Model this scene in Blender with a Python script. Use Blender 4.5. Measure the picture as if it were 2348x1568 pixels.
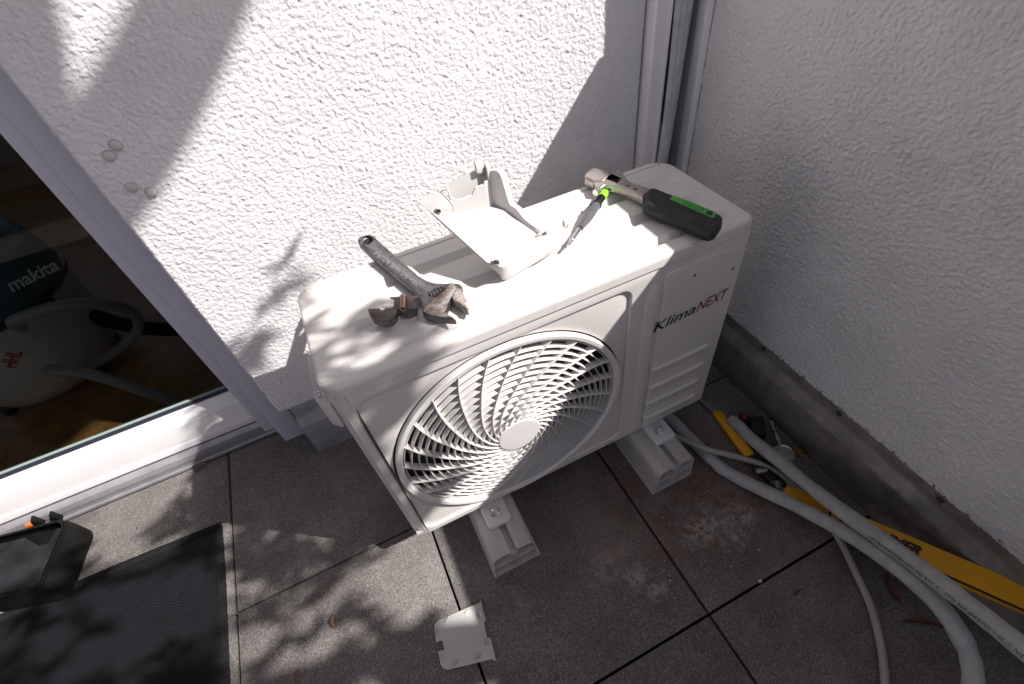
import bpy, bmesh, math, random
import numpy as np
from mathutils import Vector, Matrix
S = bpy.context.scene
for o in list(bpy.data.objects): bpy.data.objects.remove(o)
COL = S.collection
rad = math.radians

# ---------------------------------------------------------------- camera
cam = bpy.data.cameras.new('camera'); cam_ob = bpy.data.objects.new('camera', cam); COL.objects.link(cam_ob)
RR = Vector((0.90110, -0.41952, -0.10964)); UU = Vector((0.37740, 0.63440, 0.67460))
FW = Vector((0.21340, 0.64930, -0.73000)); FW.normalize(); RR = (RR - FW*RR.dot(FW)).normalized(); UU = RR.cross(FW)
CAM = Vector((0.10485, -0.63235, 1.2397))
M = Matrix((RR, UU, -FW)).transposed().to_4x4(); M.translation = CAM
cam_ob.matrix_world = M
cam.sensor_width = 36.0; cam.lens = 1112.2/2347.0*36.0; cam.clip_start = 0.02; cam.clip_end = 300
S.camera = cam_ob

# ---------------------------------------------------------------- world, sun, exposure
SUN = Vector((0.84, -0.58, 1.0)).normalized()
w = bpy.data.worlds.new('World'); S.world = w; w.use_nodes = True
nt = w.node_tree; sky = nt.nodes.new('ShaderNodeTexSky'); sky.sky_type = 'NISHITA'; sky.sun_disc = False
sky.sun_elevation = math.asin(SUN.z); sky.sun_rotation = math.atan2(SUN.x, SUN.y); sky.air_density = 1.0; sky.dust_density = 2.2; sky.ozone_density = 0.6
bg = nt.nodes['Background']; bg.inputs['Strength'].default_value = 0.073
hs = nt.nodes.new('ShaderNodeHueSaturation'); hs.inputs['Saturation'].default_value = 0.55; nt.links.new(sky.outputs[0], hs.inputs['Color'])
tn = nt.nodes.new('ShaderNodeMix'); tn.data_type = 'RGBA'; tn.blend_type = 'MULTIPLY'; tn.inputs['Factor'].default_value = 1.0; tn.inputs['B'].default_value = (1.0, 0.94, 0.96, 1); nt.links.new(hs.outputs['Color'], tn.inputs['A'])
nt.links.new(tn.outputs['Result'], bg.inputs[0])
sl = bpy.data.lights.new('sun', 'SUN'); sl.energy = 4.8; sl.angle = rad(0.53); sl.color = (1.0, 0.965, 0.93)
so = bpy.data.objects.new('sun', sl); COL.objects.link(so); so.rotation_euler = SUN.to_track_quat('Z', 'Y').to_euler()
S.view_settings.view_transform = 'Standard'; S.view_settings.look = 'None'; S.view_settings.gamma = 1; S.view_settings.exposure = 0.66
S.view_settings.use_curve_mapping = False
S.render.engine = 'CYCLES'

# measured outlines of the objects, world metres
BW_BODY=[(0.1094,0.2317,0.712),(0.1096,0.2417,0.712),(0.1146,0.2505,0.712),(0.1235,0.2527,0.712),(0.1352,0.2486,0.712),(0.1412,0.2388,0.712),(0.1483,0.2128,0.712),(0.1589,0.1671,0.712),(0.1685,0.1296,0.712),(0.1767,0.097,0.712),(0.183,0.0702,0.712),(0.1921,0.048,0.712),(0.2024,0.0334,0.712),(0.2167,0.0228,0.712),(0.2287,0.0168,0.712),(0.2389,0.0087,0.712),(0.2406,0.0006,0.712),(0.2375,-0.0098,0.712),(0.2279,-0.0083,0.712),(0.2149,-0.0167,0.712),(0.2047,-0.0302,0.712),(0.1955,-0.0422,0.712),(0.1904,-0.044,0.712),(0.1944,-0.0527,0.712),(0.2025,-0.0694,0.712),(0.1759,-0.0503,0.712),(0.1648,-0.036,0.712),(0.1605,-0.0254,0.712),(0.1657,-0.0082,0.712),(0.1674,0.0084,0.712),(0.1629,0.0356,0.712),(0.1522,0.0725,0.712),(0.1397,0.1174,0.712),(0.1232,0.1728,0.712)]
BW_HOLE=[(0.1159,0.2284,0.712),(0.1234,0.2385,0.712),(0.1333,0.241,0.712),(0.1384,0.2335,0.712),(0.137,0.2234,0.712),(0.1267,0.2173,0.712),(0.1192,0.2203,0.712)]
BW_STRIP=[(0.1193,0.2183,0.712),(0.1257,0.213,0.712),(0.132,0.2137,0.712),(0.1353,0.2189,0.712),(0.1368,0.2037,0.712),(0.1472,0.1608,0.712),(0.1636,0.1124,0.712),(0.1763,0.0736,0.712),(0.182,0.052,0.712),(0.1872,0.0328,0.712),(0.1973,0.0209,0.712),(0.1797,0.0097,0.712),(0.178,0.0245,0.712),(0.1728,0.0466,0.712),(0.1578,0.0921,0.712),(0.1374,0.1616,0.712)]
BW_SLOT=[(0.1976,0.0192,0.712),(0.209,0.0143,0.712),(0.2145,0.0062,0.712),(0.1928,-0.0059,0.712),(0.1814,0.0064,0.712)]
BW_WORM=[(0.1852,0.007,0.712),(0.2107,0.0086,0.712)]
BW_JAW=[(0.2143,-0.0183,0.712),(0.2306,-0.0009,0.712),(0.2345,-0.0079,0.712),(0.2361,-0.0178,0.712),(0.2344,-0.0406,0.712),(0.2302,-0.0551,0.712),(0.2272,-0.0609,0.712),(0.2209,-0.0438,0.712),(0.214,-0.0272,0.712)]
BW_RUST=[(0.162,-0.0259,0.7126),(0.1708,-0.0179,0.7126),(0.1931,-0.0054,0.7126),(0.2112,0.0044,0.7126),(0.2288,0.0167,0.7126),(0.2304,-0.0007,0.7126),(0.2157,-0.0165,0.7126),(0.2021,-0.0315,0.7126),(0.1894,-0.0421,0.7126),(0.1929,-0.0525,0.7126),(0.2012,-0.0684,0.7126),(0.1778,-0.0501,0.7126),(0.1666,-0.0364,0.7126)]
BW_TXT=[(0.1794,0.0408,0.712),(0.1363,0.181,0.712)]
SC_DISC=[(0.0823,0.017,0.722),(0.0997,0.0078,0.722),(0.1,0.0035,0.722),(0.1026,0.0006,0.722),(0.106,0.0007,0.722),(0.1081,0.0034,0.722),(0.1263,-0.0072,0.722),(0.1219,-0.0182,0.722),(0.1137,-0.026,0.722),(0.1052,-0.0281,0.722),(0.0956,-0.0244,0.722),(0.0871,-0.0161,0.722),(0.0819,-0.0055,0.722),(0.0812,0.0063,0.722)]
SC_DISC2=[(0.0806,0.018,0.7),(0.0863,0.0046,0.7),(0.1047,-0.0043,0.7),(0.116,-0.0035,0.7),(0.1254,-0.0005,0.7),(0.1199,-0.0092,0.7),(0.1103,-0.0142,0.7),(0.0918,-0.0116,0.7),(0.0838,-0.0003,0.7)]
SC_PLATE=[(0.1225,0.0334,0.716),(0.1397,0.0243,0.716),(0.1473,0.0212,0.716),(0.1656,0.0117,0.716),(0.1629,0.0052,0.716),(0.1564,0.007,0.716),(0.1504,-0.0104,0.716),(0.1573,-0.0151,0.716),(0.1559,-0.0187,0.716),(0.1495,-0.018,0.716),(0.1215,-0.0008,0.716),(0.1226,0.003,0.716),(0.1212,0.0054,0.716),(0.1272,0.0251,0.716),(0.1233,0.0287,0.716)]
SC_DISC3=[(0.1219,0.0136,0.704),(0.1373,0.0035,0.704),(0.1571,-0.0046,0.704),(0.1535,-0.0125,0.704),(0.1421,-0.0133,0.704),(0.1302,-0.0066,0.704),(0.1231,0.0028,0.704)]
SC_COIL=[(0.1429,0.0191,0.719),(0.1335,-0.0119,0.719)]
RW_GRIP=[(0.6686,0.0606,0.722),(0.6584,0.061,0.722),(0.643,0.0497,0.722),(0.6255,0.0307,0.722),(0.6197,0.0196,0.722),(0.6213,0.0035,0.722),(0.6349,-0.032,0.722),(0.646,-0.0684,0.722),(0.6553,-0.1045,0.722),(0.6623,-0.1156,0.722),(0.6745,-0.1159,0.722),(0.6979,-0.1023,0.722),(0.7098,-0.0901,0.722),(0.7111,-0.0824,0.722),(0.7042,-0.0455,0.722),(0.6937,-0.008,0.722),(0.6807,0.0287,0.722),(0.6741,0.0537,0.722)]
RW_LABEL=[(0.6757,0.0098,0.722),(0.6787,0.0084,0.722),(0.6933,-0.0341,0.722),(0.7037,-0.0783,0.722),(0.6898,-0.0883,0.722),(0.6873,-0.0849,0.722),(0.6769,-0.0444,0.722),(0.6658,0.0022,0.722)]
RW_HOLE=[(0.6945,-0.0656,0.722),(0.6999,-0.0746,0.722),(0.69,-0.0816,0.722),(0.6852,-0.0714,0.722)]
RW_LTXT=[(0.6766,-0.0168,0.722),(0.6871,-0.0516,0.722)]
RW_NECK=[(0.6685,0.0677,0.716),(0.6645,0.0789,0.716),(0.6546,0.1015,0.716),(0.6515,0.116,0.716),(0.6589,0.1465,0.716),(0.6649,0.1681,0.716),(0.6435,0.1579,0.716),(0.643,0.1611,0.716),(0.6316,0.1612,0.716),(0.6088,0.1526,0.716),(0.5916,0.1527,0.716),(0.5853,0.1313,0.716),(0.5908,0.1238,0.716),(0.6049,0.13,0.716),(0.6154,0.1197,0.716),(0.6239,0.1067,0.716),(0.6319,0.0808,0.716),(0.638,0.0473,0.716),(0.6449,0.0536,0.716)]
RW_SLOT=[(0.6202,0.1474,0.7162),(0.6368,0.1569,0.7162),(0.6423,0.1294,0.7162),(0.6294,0.1229,0.7162)]
RW_JAW=[(0.5983,0.1897,0.718),(0.6203,0.1997,0.718),(0.628,0.1892,0.718),(0.6372,0.1785,0.718),(0.6395,0.1572,0.718),(0.6284,0.1536,0.718),(0.6079,0.1417,0.718),(0.6009,0.1469,0.718),(0.5951,0.1529,0.718),(0.5901,0.1818,0.718)]
RW_JAWLOW=[(0.5937,0.1908,0.712),(0.6036,0.1985,0.712),(0.6048,0.1771,0.712),(0.6008,0.1619,0.712),(0.6035,0.151,0.712),(0.588,0.1482,0.712),(0.5886,0.1619,0.712),(0.5845,0.1738,0.712)]
RW_WORM=[(0.6263,0.1433,0.716),(0.6402,0.1421,0.716)]
RW_BOLT=[(0.6049,0.1394,0.712),(0.5819,0.1285,0.712)]
RW_SQ1=[(0.6399,0.1051,0.7165),(0.6425,0.0964,0.7165),(0.6381,0.0937,0.7165),(0.6349,0.1028,0.7165)]
RW_SQ2=[(0.6455,0.0858,0.7165),(0.6477,0.0775,0.7165),(0.6434,0.0748,0.7165),(0.6408,0.0833,0.7165)]
RW_PIN=[(0.609,0.1295,0.712)]
SD=[(0.5995,0.1209,0.703),(0.5871,0.108,0.703),(0.5625,0.0971,0.703),(0.4924,0.0406,0.703),(0.4473,0.0052,0.703)]
CV=[(0.2916,0.0002,0.738),(0.2401,0.1048,0.8),(0.3475,0.1136,0.765),(0.3943,0.0316,0.728),(0.3089,-0.016,0.733),(0.3147,-0.0123,0.696),(0.4303,0.0158,0.696),(0.4364,0.0171,0.733),(0.4636,0.0243,0.735),(0.265,0.0495,0.86),(0.3273,0.0592,0.87),(0.3531,0.0215,0.87),(0.3714,0.083,0.765),(0.4098,0.0275,0.728),(0.2921,0.1151,0.77),(0.3509,0.0887,0.755),(0.2685,0.0549,0.84),(0.3428,0.0284,0.86)]
CVW=[(0.2801,0.1076,0.782),(0.2801,0.1076,0.8275),(0.3475,0.1136,0.765),(0.3475,0.1136,0.8405),(0.3613,0.1188,0.76),(0.3613,0.1188,0.818),(0.3765,0.0965,0.756),(0.3765,0.0965,0.8269)]
CVF=[(0.2254,0.1316,0.812),(0.2691,0.1159,0.822),(0.2793,0.1106,0.826)]
LV=[(0.808,-0.381,0.028),(0.9591,-0.7613,0.15),(0.8559,-0.3843,0.03),(1.0012,-0.7266,0.165),(0.9385,-0.5876,0.1),(0.9389,-0.6276,0.105)]
PA=[(0.8722,-0.1364,0.022),(0.8748,-0.1692,0.024),(0.8729,-0.221,0.03),(0.871,-0.3158,0.055),(0.8623,-0.4031,0.085),(0.8545,-0.4987,0.125),(0.8427,-0.5787,0.17),(0.8301,-0.6474,0.21),(0.82,-0.708,0.24),(0.8107,-0.7616,0.265),(0.8043,-0.7984,0.28),(0.798,-0.8469,0.29)]
PB=[(0.6998,0.0101,0.05),(0.7191,-0.0323,0.03),(0.7325,-0.0707,0.02),(0.7401,-0.147,0.018),(0.7469,-0.2026,0.018),(0.7529,-0.2487,0.018),(0.7831,-0.319,0.025),(0.8148,-0.4043,0.05),(0.8318,-0.4858,0.085),(0.8306,-0.5639,0.13),(0.8256,-0.6357,0.165),(0.8169,-0.6914,0.18),(0.8104,-0.7368,0.17),(0.8024,-0.7722,0.15),(0.7779,-0.8049,0.13),(0.7375,-0.8426,0.1)]
CB=[(0.6813,-0.0833,0.03),(0.7047,-0.1355,0.045),(0.7323,-0.1877,0.052),(0.7727,-0.2193,0.04),(0.8172,-0.2487,0.02),(0.8615,-0.2959,0.01),(0.876,-0.3602,0.01),(0.8837,-0.4261,0.01),(0.8682,-0.5024,0.01),(0.838,-0.5758,0.01),(0.8069,-0.6409,0.01),(0.7622,-0.7002,0.01),(0.715,-0.7469,0.01),(0.6541,-0.7958,0.01)]
KN=[(0.8569,-0.0348,0.012),(0.8607,-0.0552,0.012),(0.847,-0.0917,0.014),(0.877,-0.1005,0.014),(0.8583,-0.2485,0.014),(0.8274,-0.2467,0.014)]
TL=[(0.9008,-0.1563,0.03),(0.9104,-0.1626,0.04),(0.9446,-0.1817,0.04),(0.9102,-0.2271,0.04),(0.8808,-0.214,0.04),(0.9563,-0.1988,0.03),(0.9378,-0.2198,0.035),(0.9196,-0.2396,0.035),(0.9033,-0.2781,0.06),(0.912,-0.2964,0.02),(0.8312,-0.2963,0.03),(0.8349,-0.341,0.03),(0.9613,-0.299,0.01),(0.9791,-0.2906,0.01),(0.9533,-0.3125,0.01),(0.8545,-0.2488,0.02),(0.8534,-0.3028,0.035),(0.8541,-0.3544,0.004),(0.8714,-0.377,0.004),(0.8351,-0.3763,0.004)]
PLT=[(-0.062,-0.2438,0.006),(-0.0659,-0.2488,0.006),(-0.0713,-0.2822,0.006),(-0.0662,-0.2803,0.006),(-0.0577,-0.2829,0.006),(-0.0593,-0.3017,0.006),(-0.0694,-0.3003,0.006),(-0.0729,-0.2979,0.006),(-0.0759,-0.3234,0.006),(-0.0745,-0.3317,0.006),(-0.0661,-0.3405,0.006),(-0.0214,-0.3525,0.006),(0.0184,-0.3625,0.006),(0.0317,-0.3658,0.006),(0.0317,-0.369,0.006),(0.0371,-0.372,0.006),(0.0437,-0.3275,0.006),(0.0367,-0.3227,0.006),(0.0418,-0.2924,0.006),(0.0475,-0.2897,0.006),(0.0527,-0.2455,0.006),(0.0471,-0.2494,0.006),(0.0125,-0.2459,0.006),(-0.0101,-0.244,0.006),(-0.0517,-0.2404,0.006)]
CLIPS=[(0.0417,-0.2767,0.008),(0.0354,-0.3318,0.008),(0.0048,-0.3499,0.008),(-0.0441,-0.3387,0.008),(-0.0329,-0.2489,0.008),(-0.069,-0.3132,0.008),(-0.0624,-0.262,0.008),(0.0144,-0.2539,0.008)]
MAT=[(-0.5236,0.2558,0.006),(-0.5156,0.0909,0.006),(-0.5114,-0.1537,0.006),(-0.5111,-0.2635,0.006),(-1.1444,0.0362,0.006),(-1.2163,0.2714,0.006),(-1.0721,0.2721,0.006),(-0.8136,0.2646,0.006)]
CASE_RIM=[(-1.1221,0.4796,0.085),(-1.056,0.4652,0.085),(-0.9026,0.4352,0.085),(-0.8886,0.4224,0.085),(-0.8838,0.4064,0.085),(-0.8976,0.3435,0.085),(-0.9061,0.299,0.085),(-0.9141,0.2566,0.085),(-0.9247,0.2507,0.085),(-0.9422,0.2505,0.085),(-1.01,0.2702,0.085),(-1.0717,0.289,0.085)]
CASE_BASE=[(-1.1298,0.4968,0.0),(-0.97,0.487,0.0),(-0.9393,0.4681,0.0),(-0.9169,0.4339,0.0),(-0.9177,0.4012,0.0),(-0.9259,0.3398,0.0),(-0.9396,0.2922,0.0),(-0.9466,0.2718,0.0),(-0.9624,0.2507,0.0),(-0.9861,0.2626,0.0),(-1.0782,0.2779,0.0)]
CASE_IN=[(-1.0788,0.4825,0.05),(-0.9391,0.4373,0.05),(-0.9499,0.4,0.05),(-0.9746,0.4062,0.05),(-1.0238,0.4581,0.05)]
PLUGS=[(-0.1946,0.377,0.942),(-0.2131,0.377,0.9294),(-0.2149,0.377,0.8719),(-0.1927,0.377,0.8548),(-0.2134,0.377,0.308),(-0.194,0.377,0.3233),(-0.215,0.377,0.2534),(-0.1967,0.377,0.2411)]
HANDLE=[(-0.03,0.0372,0.7299),(-0.03,0.0754,0.7039),(-0.03,-0.0501,0.6982),(-0.03,-0.0835,0.7392),(-0.03,0.0093,0.7409)]
WALLB=[(-0.2696,0.38,0.1976),(-0.2646,0.38,1.0724),(-0.2557,0.38,0.6793),(0.8583,0.38,0.5637),(0.856,0.38,0.9459)]
STRIPW=[(0.856,0.38,0.9459),(0.8844,0.38,0.9405),(0.9346,0.38,0.9309),(0.9393,0.38,0.93),(0.973,0.38,0.9236),(1.0037,0.38,0.9177),(1.0414,0.38,0.9105),(1.0581,0.38,0.9074),(0.8583,0.38,0.5637),(0.899,0.38,0.5506),(0.9362,0.38,0.5387),(0.9744,0.38,0.5264),(1.024,0.38,0.4971),(1.0483,0.38,0.4891),(1.0647,0.38,0.4838)]
KINK=[(0.4903,0.38,0.5698),(0.7467,0.38,0.8073)]
LEAF=[(-0.274,-0.1323,0.004),(-0.37,-0.2058,0.004),(-0.5799,0.4995,0.004),(0.8882,-0.6337,0.004),(0.8754,-0.7171,0.004),(0.6988,-0.5534,0.004)]
BOLTS=[(0.1615,-0.1137,0.118),(0.6248,-0.1103,0.118)]
TREE=[(0.11,0.38,1.0883),(-0.2494,0.38,0.7833),(-0.0357,0.38,1.1161),(-0.1579,0.38,0.9983),(-0.1438,0.38,1.1367),(-0.1879,0.38,1.0063)]
MAK=[(-0.7995,0.9,0.5167),(-0.6595,0.9,0.5437)]
WHITEDUST=[(0.4189,-0.3799,0.0),(0.4649,-0.4242,0.0),(0.3982,-0.3025,0.0),(0.7167,-0.3462,0.0)]


# ---------------------------------------------------------------- materials
def nodes(m):
    return m.node_tree.nodes, m.node_tree.links
def mat(name, col, rough=0.5, metal=0.0, var=0.0, vscale=30, bump=0.0, bscale=200, bdet=3, spec=0.5, coat=0.0, rvar=0.0, col2=None, c2scale=8, c2thr=(0.5, 0.65), dist=0.001):
    m = bpy.data.materials.new(name); m.use_nodes = True
    N, L = nodes(m); p = N['Principled BSDF']
    p.inputs['Base Color'].default_value = (*col, 1); p.inputs['Roughness'].default_value = rough
    p.inputs['Metallic'].default_value = metal; p.inputs['Specular IOR Level'].default_value = spec
    p.inputs['Coat Weight'].default_value = coat
    tc = N.new('ShaderNodeTexCoord')
    out = None
    if var or col2:
        n = N.new('ShaderNodeTexNoise'); n.inputs['Scale'].default_value = vscale; n.inputs['Detail'].default_value = 6
        L.new(tc.outputs['Object'], n.inputs['Vector'])
        r = N.new('ShaderNodeValToRGB'); r.color_ramp.elements[0].position = 0.3; r.color_ramp.elements[1].position = 0.7
        r.color_ramp.elements[0].color = (*[c*(1-var) for c in col], 1); r.color_ramp.elements[1].color = (*[min(1, c*(1+var)) for c in col], 1)
        L.new(n.outputs['Fac'], r.inputs['Fac']); out = r.outputs['Color']
        if col2:
            n2 = N.new('ShaderNodeTexNoise'); n2.inputs['Scale'].default_value = c2scale; n2.inputs['Detail'].default_value = 8; n2.inputs['Roughness'].default_value = 0.65
            L.new(tc.outputs['Object'], n2.inputs['Vector'])
            r2 = N.new('ShaderNodeMapRange'); r2.inputs['From Min'].default_value = c2thr[0]; r2.inputs['From Max'].default_value = c2thr[1]
            L.new(n2.outputs['Fac'], r2.inputs['Value'])
            mx = N.new('ShaderNodeMix'); mx.data_type = 'RGBA'; L.new(r2.outputs[0], mx.inputs['Factor']); L.new(out, mx.inputs['A']); mx.inputs['B'].default_value = (*col2, 1)
            out = mx.outputs['Result']
        L.new(out, p.inputs['Base Color'])
    if rvar:
        n3 = N.new('ShaderNodeTexNoise'); n3.inputs['Scale'].default_value = vscale*0.6; n3.inputs['Detail'].default_value = 5
        L.new(tc.outputs['Object'], n3.inputs['Vector'])
        m3 = N.new('ShaderNodeMapRange'); m3.inputs['From Min'].default_value = 0.3; m3.inputs['From Max'].default_value = 0.7
        m3.inputs['To Min'].default_value = rough-rvar; m3.inputs['To Max'].default_value = rough+rvar
        L.new(n3.outputs['Fac'], m3.inputs['Value']); L.new(m3.outputs[0], p.inputs['Roughness'])
    if bump:
        b = N.new('ShaderNodeTexNoise'); b.inputs['Scale'].default_value = bscale; b.inputs['Detail'].default_value = bdet
        L.new(tc.outputs['Object'], b.inputs['Vector'])
        bn = N.new('ShaderNodeBump'); bn.inputs['Strength'].default_value = bump; bn.inputs['Distance'].default_value = dist
        L.new(b.outputs['Fac'], bn.inputs['Height']); L.new(bn.outputs['Normal'], p.inputs['Normal'])
    return m

M_RENDER = mat('white_roughcast', (0.73, 0.71, 0.72), 0.95, var=0.05, vscale=9, bump=0.6, bscale=420, bdet=4, spec=0.15, dist=0.0012)
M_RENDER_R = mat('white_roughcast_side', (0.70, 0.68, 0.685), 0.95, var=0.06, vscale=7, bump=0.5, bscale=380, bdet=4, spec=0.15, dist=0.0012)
M_AC = mat('warm_white_enamel', (0.67, 0.635, 0.61), 0.36, var=0.03, vscale=5, spec=0.5, bump=0.05, bscale=500, coat=0.3, rvar=0.08, col2=(0.60, 0.55, 0.52), c2scale=38, c2thr=(0.60, 0.78))
M_GRILLE = mat('white_grille_plastic', (0.70, 0.67, 0.65), 0.42, var=0.03, vscale=15, rvar=0.05)
M_PLASTIC = mat('white_cover_plastic', (0.55, 0.53, 0.515), 0.42, var=0.02, vscale=12, bump=0.04, bscale=900)
M_FOOT = mat('grey_white_pvc', (0.52, 0.485, 0.47), 0.55, var=0.06, vscale=14, bump=0.05, bscale=500, rvar=0.08)
M_DARK = mat('dark_interior', (0.02, 0.02, 0.02), 0.7, var=0.2, vscale=12)
M_FIN = mat('fan_grey_plastic', (0.045, 0.043, 0.04), 0.55, var=0.1, vscale=10)
M_ZINC = mat('zinc_bolt', (0.62, 0.66, 0.68), 0.25, metal=1.0, var=0.15, vscale=60, rvar=0.08)
M_ALU = mat('weathered_aluminium', (0.22, 0.20, 0.19), 0.55, metal=0.25, var=0.25, vscale=24, bump=0.2, bscale=120, rvar=0.14, col2=(0.29, 0.262, 0.248), c2scale=30, c2thr=(0.50, 0.66))
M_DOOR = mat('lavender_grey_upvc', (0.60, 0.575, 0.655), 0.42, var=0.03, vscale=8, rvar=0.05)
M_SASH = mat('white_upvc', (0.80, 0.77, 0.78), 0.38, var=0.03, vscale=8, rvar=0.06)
M_TRACK = mat('grey_threshold_metal', (0.36, 0.35, 0.37), 0.42, metal=0.4, var=0.12, vscale=18, rvar=0.1)
M_GASKET = mat('navy_rubber_gasket', (0.03, 0.032, 0.05), 0.35, var=0.1)
M_WHITEFR = mat('white_corner_profile', (0.86, 0.83, 0.84), 0.42, var=0.03, vscale=8)
M_GREYPR = mat('grey_corner_profile', (0.34, 0.335, 0.35), 0.5, var=0.08, vscale=10)
M_RECESS = mat('dark_recess', (0.06, 0.055, 0.055), 0.8, var=0.2, vscale=10)
M_STEEL = mat('dark_forged_steel', (0.16, 0.155, 0.155), 0.42, metal=0.8, var=0.35, vscale=90, bump=0.35, bscale=500, rvar=0.12, dist=0.0006)
M_STEELB = mat('bright_worn_steel', (0.22, 0.215, 0.22), 0.40, metal=0.85, var=0.2, vscale=120, bump=0.2, bscale=700, rvar=0.12)
M_RUST = mat('limescale_and_rust', (0.36, 0.32, 0.30), 0.7, metal=0.1, var=0.35, vscale=190, bump=0.8, bscale=350, col2=(0.26, 0.15, 0.11), c2scale=130, c2thr=(0.50, 0.62), dist=0.001)
M_COPPER = mat('browned_copper_steel', (0.10, 0.08, 0.078), 0.5, metal=0.55, var=0.3, vscale=110, bump=0.3, bscale=500, col2=(0.17, 0.105, 0.09), c2scale=60)
M_COIL = mat('copper_spring', (0.50, 0.33, 0.29), 0.3, metal=0.9)
M_SATIN = mat('satin_nickel_steel', (0.52, 0.46, 0.43), 0.34, metal=0.75, var=0.12, vscale=60, rvar=0.1, bump=0.1, bscale=500)
M_RUBBER = mat('black_rubber_grip', (0.016, 0.017, 0.018), 0.62, var=0.4, vscale=80, bump=0.3, bscale=600, rvar=0.12, col2=(0.05, 0.05, 0.05), c2scale=40, c2thr=(0.6, 0.8))
M_GREEN = mat('green_label', (0.07, 0.33, 0.06), 0.5, var=0.05)
M_GREEND = mat('dark_green_print', (0.04, 0.17, 0.04), 0.5)
M_LIME = mat('lime_plastic', (0.28, 0.78, 0.03), 0.35)
M_GREYPL = mat('dark_grey_plastic', (0.09, 0.09, 0.105), 0.3, var=0.15, vscale=60)
M_CHROME = mat('chrome_shaft', (0.75, 0.75, 0.75), 0.12, metal=1.0)
M_BLACKPR = mat('black_print', (0.012, 0.012, 0.012), 0.5)
M_REDPR = mat('dark_red_print', (0.24, 0.012, 0.02), 0.5)
M_YELLOW = mat('yellow_lacquer', (0.75, 0.34, 0.004), 0.42, var=0.08, vscale=20, rvar=0.08, col2=(0.5, 0.24, 0.02), c2scale=30, c2thr=(0.62, 0.8))
M_YELLOW2 = mat('yellow_plastic', (0.85, 0.42, 0.01), 0.38, var=0.05)
M_CLEAR = mat('cloudy_clear_plastic', (0.16, 0.16, 0.17), 0.2, var=0.2, vscale=60)
M_REDPL = mat('dark_red_plastic', (0.16, 0.008, 0.02), 0.4)
M_BLACKPL = mat('black_plastic', (0.014, 0.014, 0.015), 0.42, var=0.25, vscale=30, rvar=0.1)
M_STEELT = mat('tool_steel', (0.45, 0.44, 0.43), 0.3, metal=0.9, var=0.2, vscale=50)
M_BRASS = mat('brass', (0.50, 0.30, 0.16), 0.35, metal=0.8, var=0.15, vscale=50)
M_CABLE = mat('grey_cable', (0.40, 0.375, 0.36), 0.5, var=0.06, vscale=20)
M_LEAF = mat('dry_brown_leaf', (0.14, 0.075, 0.05), 0.7, var=0.35, vscale=60)
M_CASE = mat('black_case_plastic', (0.007, 0.007, 0.007), 0.5, spec=0.15, var=0.4, vscale=25, bump=0.15, bscale=400, rvar=0.1)
M_CASEIN = mat('dusty_black_plastic', (0.02, 0.02, 0.023), 0.55, spec=0.2, var=0.45, vscale=22, rvar=0.12, bump=0.1, bscale=300)
M_ORANGE = mat('orange_latch', (0.9, 0.16, 0.02), 0.4)
M_TEAL = mat('teal_plastic', (0.01, 0.085, 0.10), 0.4, var=0.1)
M_VACGREY = mat('grey_drum', (0.62, 0.62, 0.62), 0.45, var=0.05)
M_WOOD = mat('oak_floor', (0.40, 0.19, 0.055), 0.4, var=0.3, vscale=16, rvar=0.1)
M_ROOM = mat('room_wall', (0.35, 0.31, 0.28), 0.9)
M_HOSE = mat('frosted_hose', (0.34, 0.35, 0.37), 0.35)
M_BARK = mat('bark', (0.09, 0.07, 0.05), 0.9, var=0.3, bump=0.6, bscale=40)
M_FOLI = mat('leaf_green', (0.06, 0.10, 0.03), 0.5, var=0.3, vscale=5)
M_SLAB = mat('painted_concrete', (0.55, 0.54, 0.53), 0.9, var=0.05)

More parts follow.
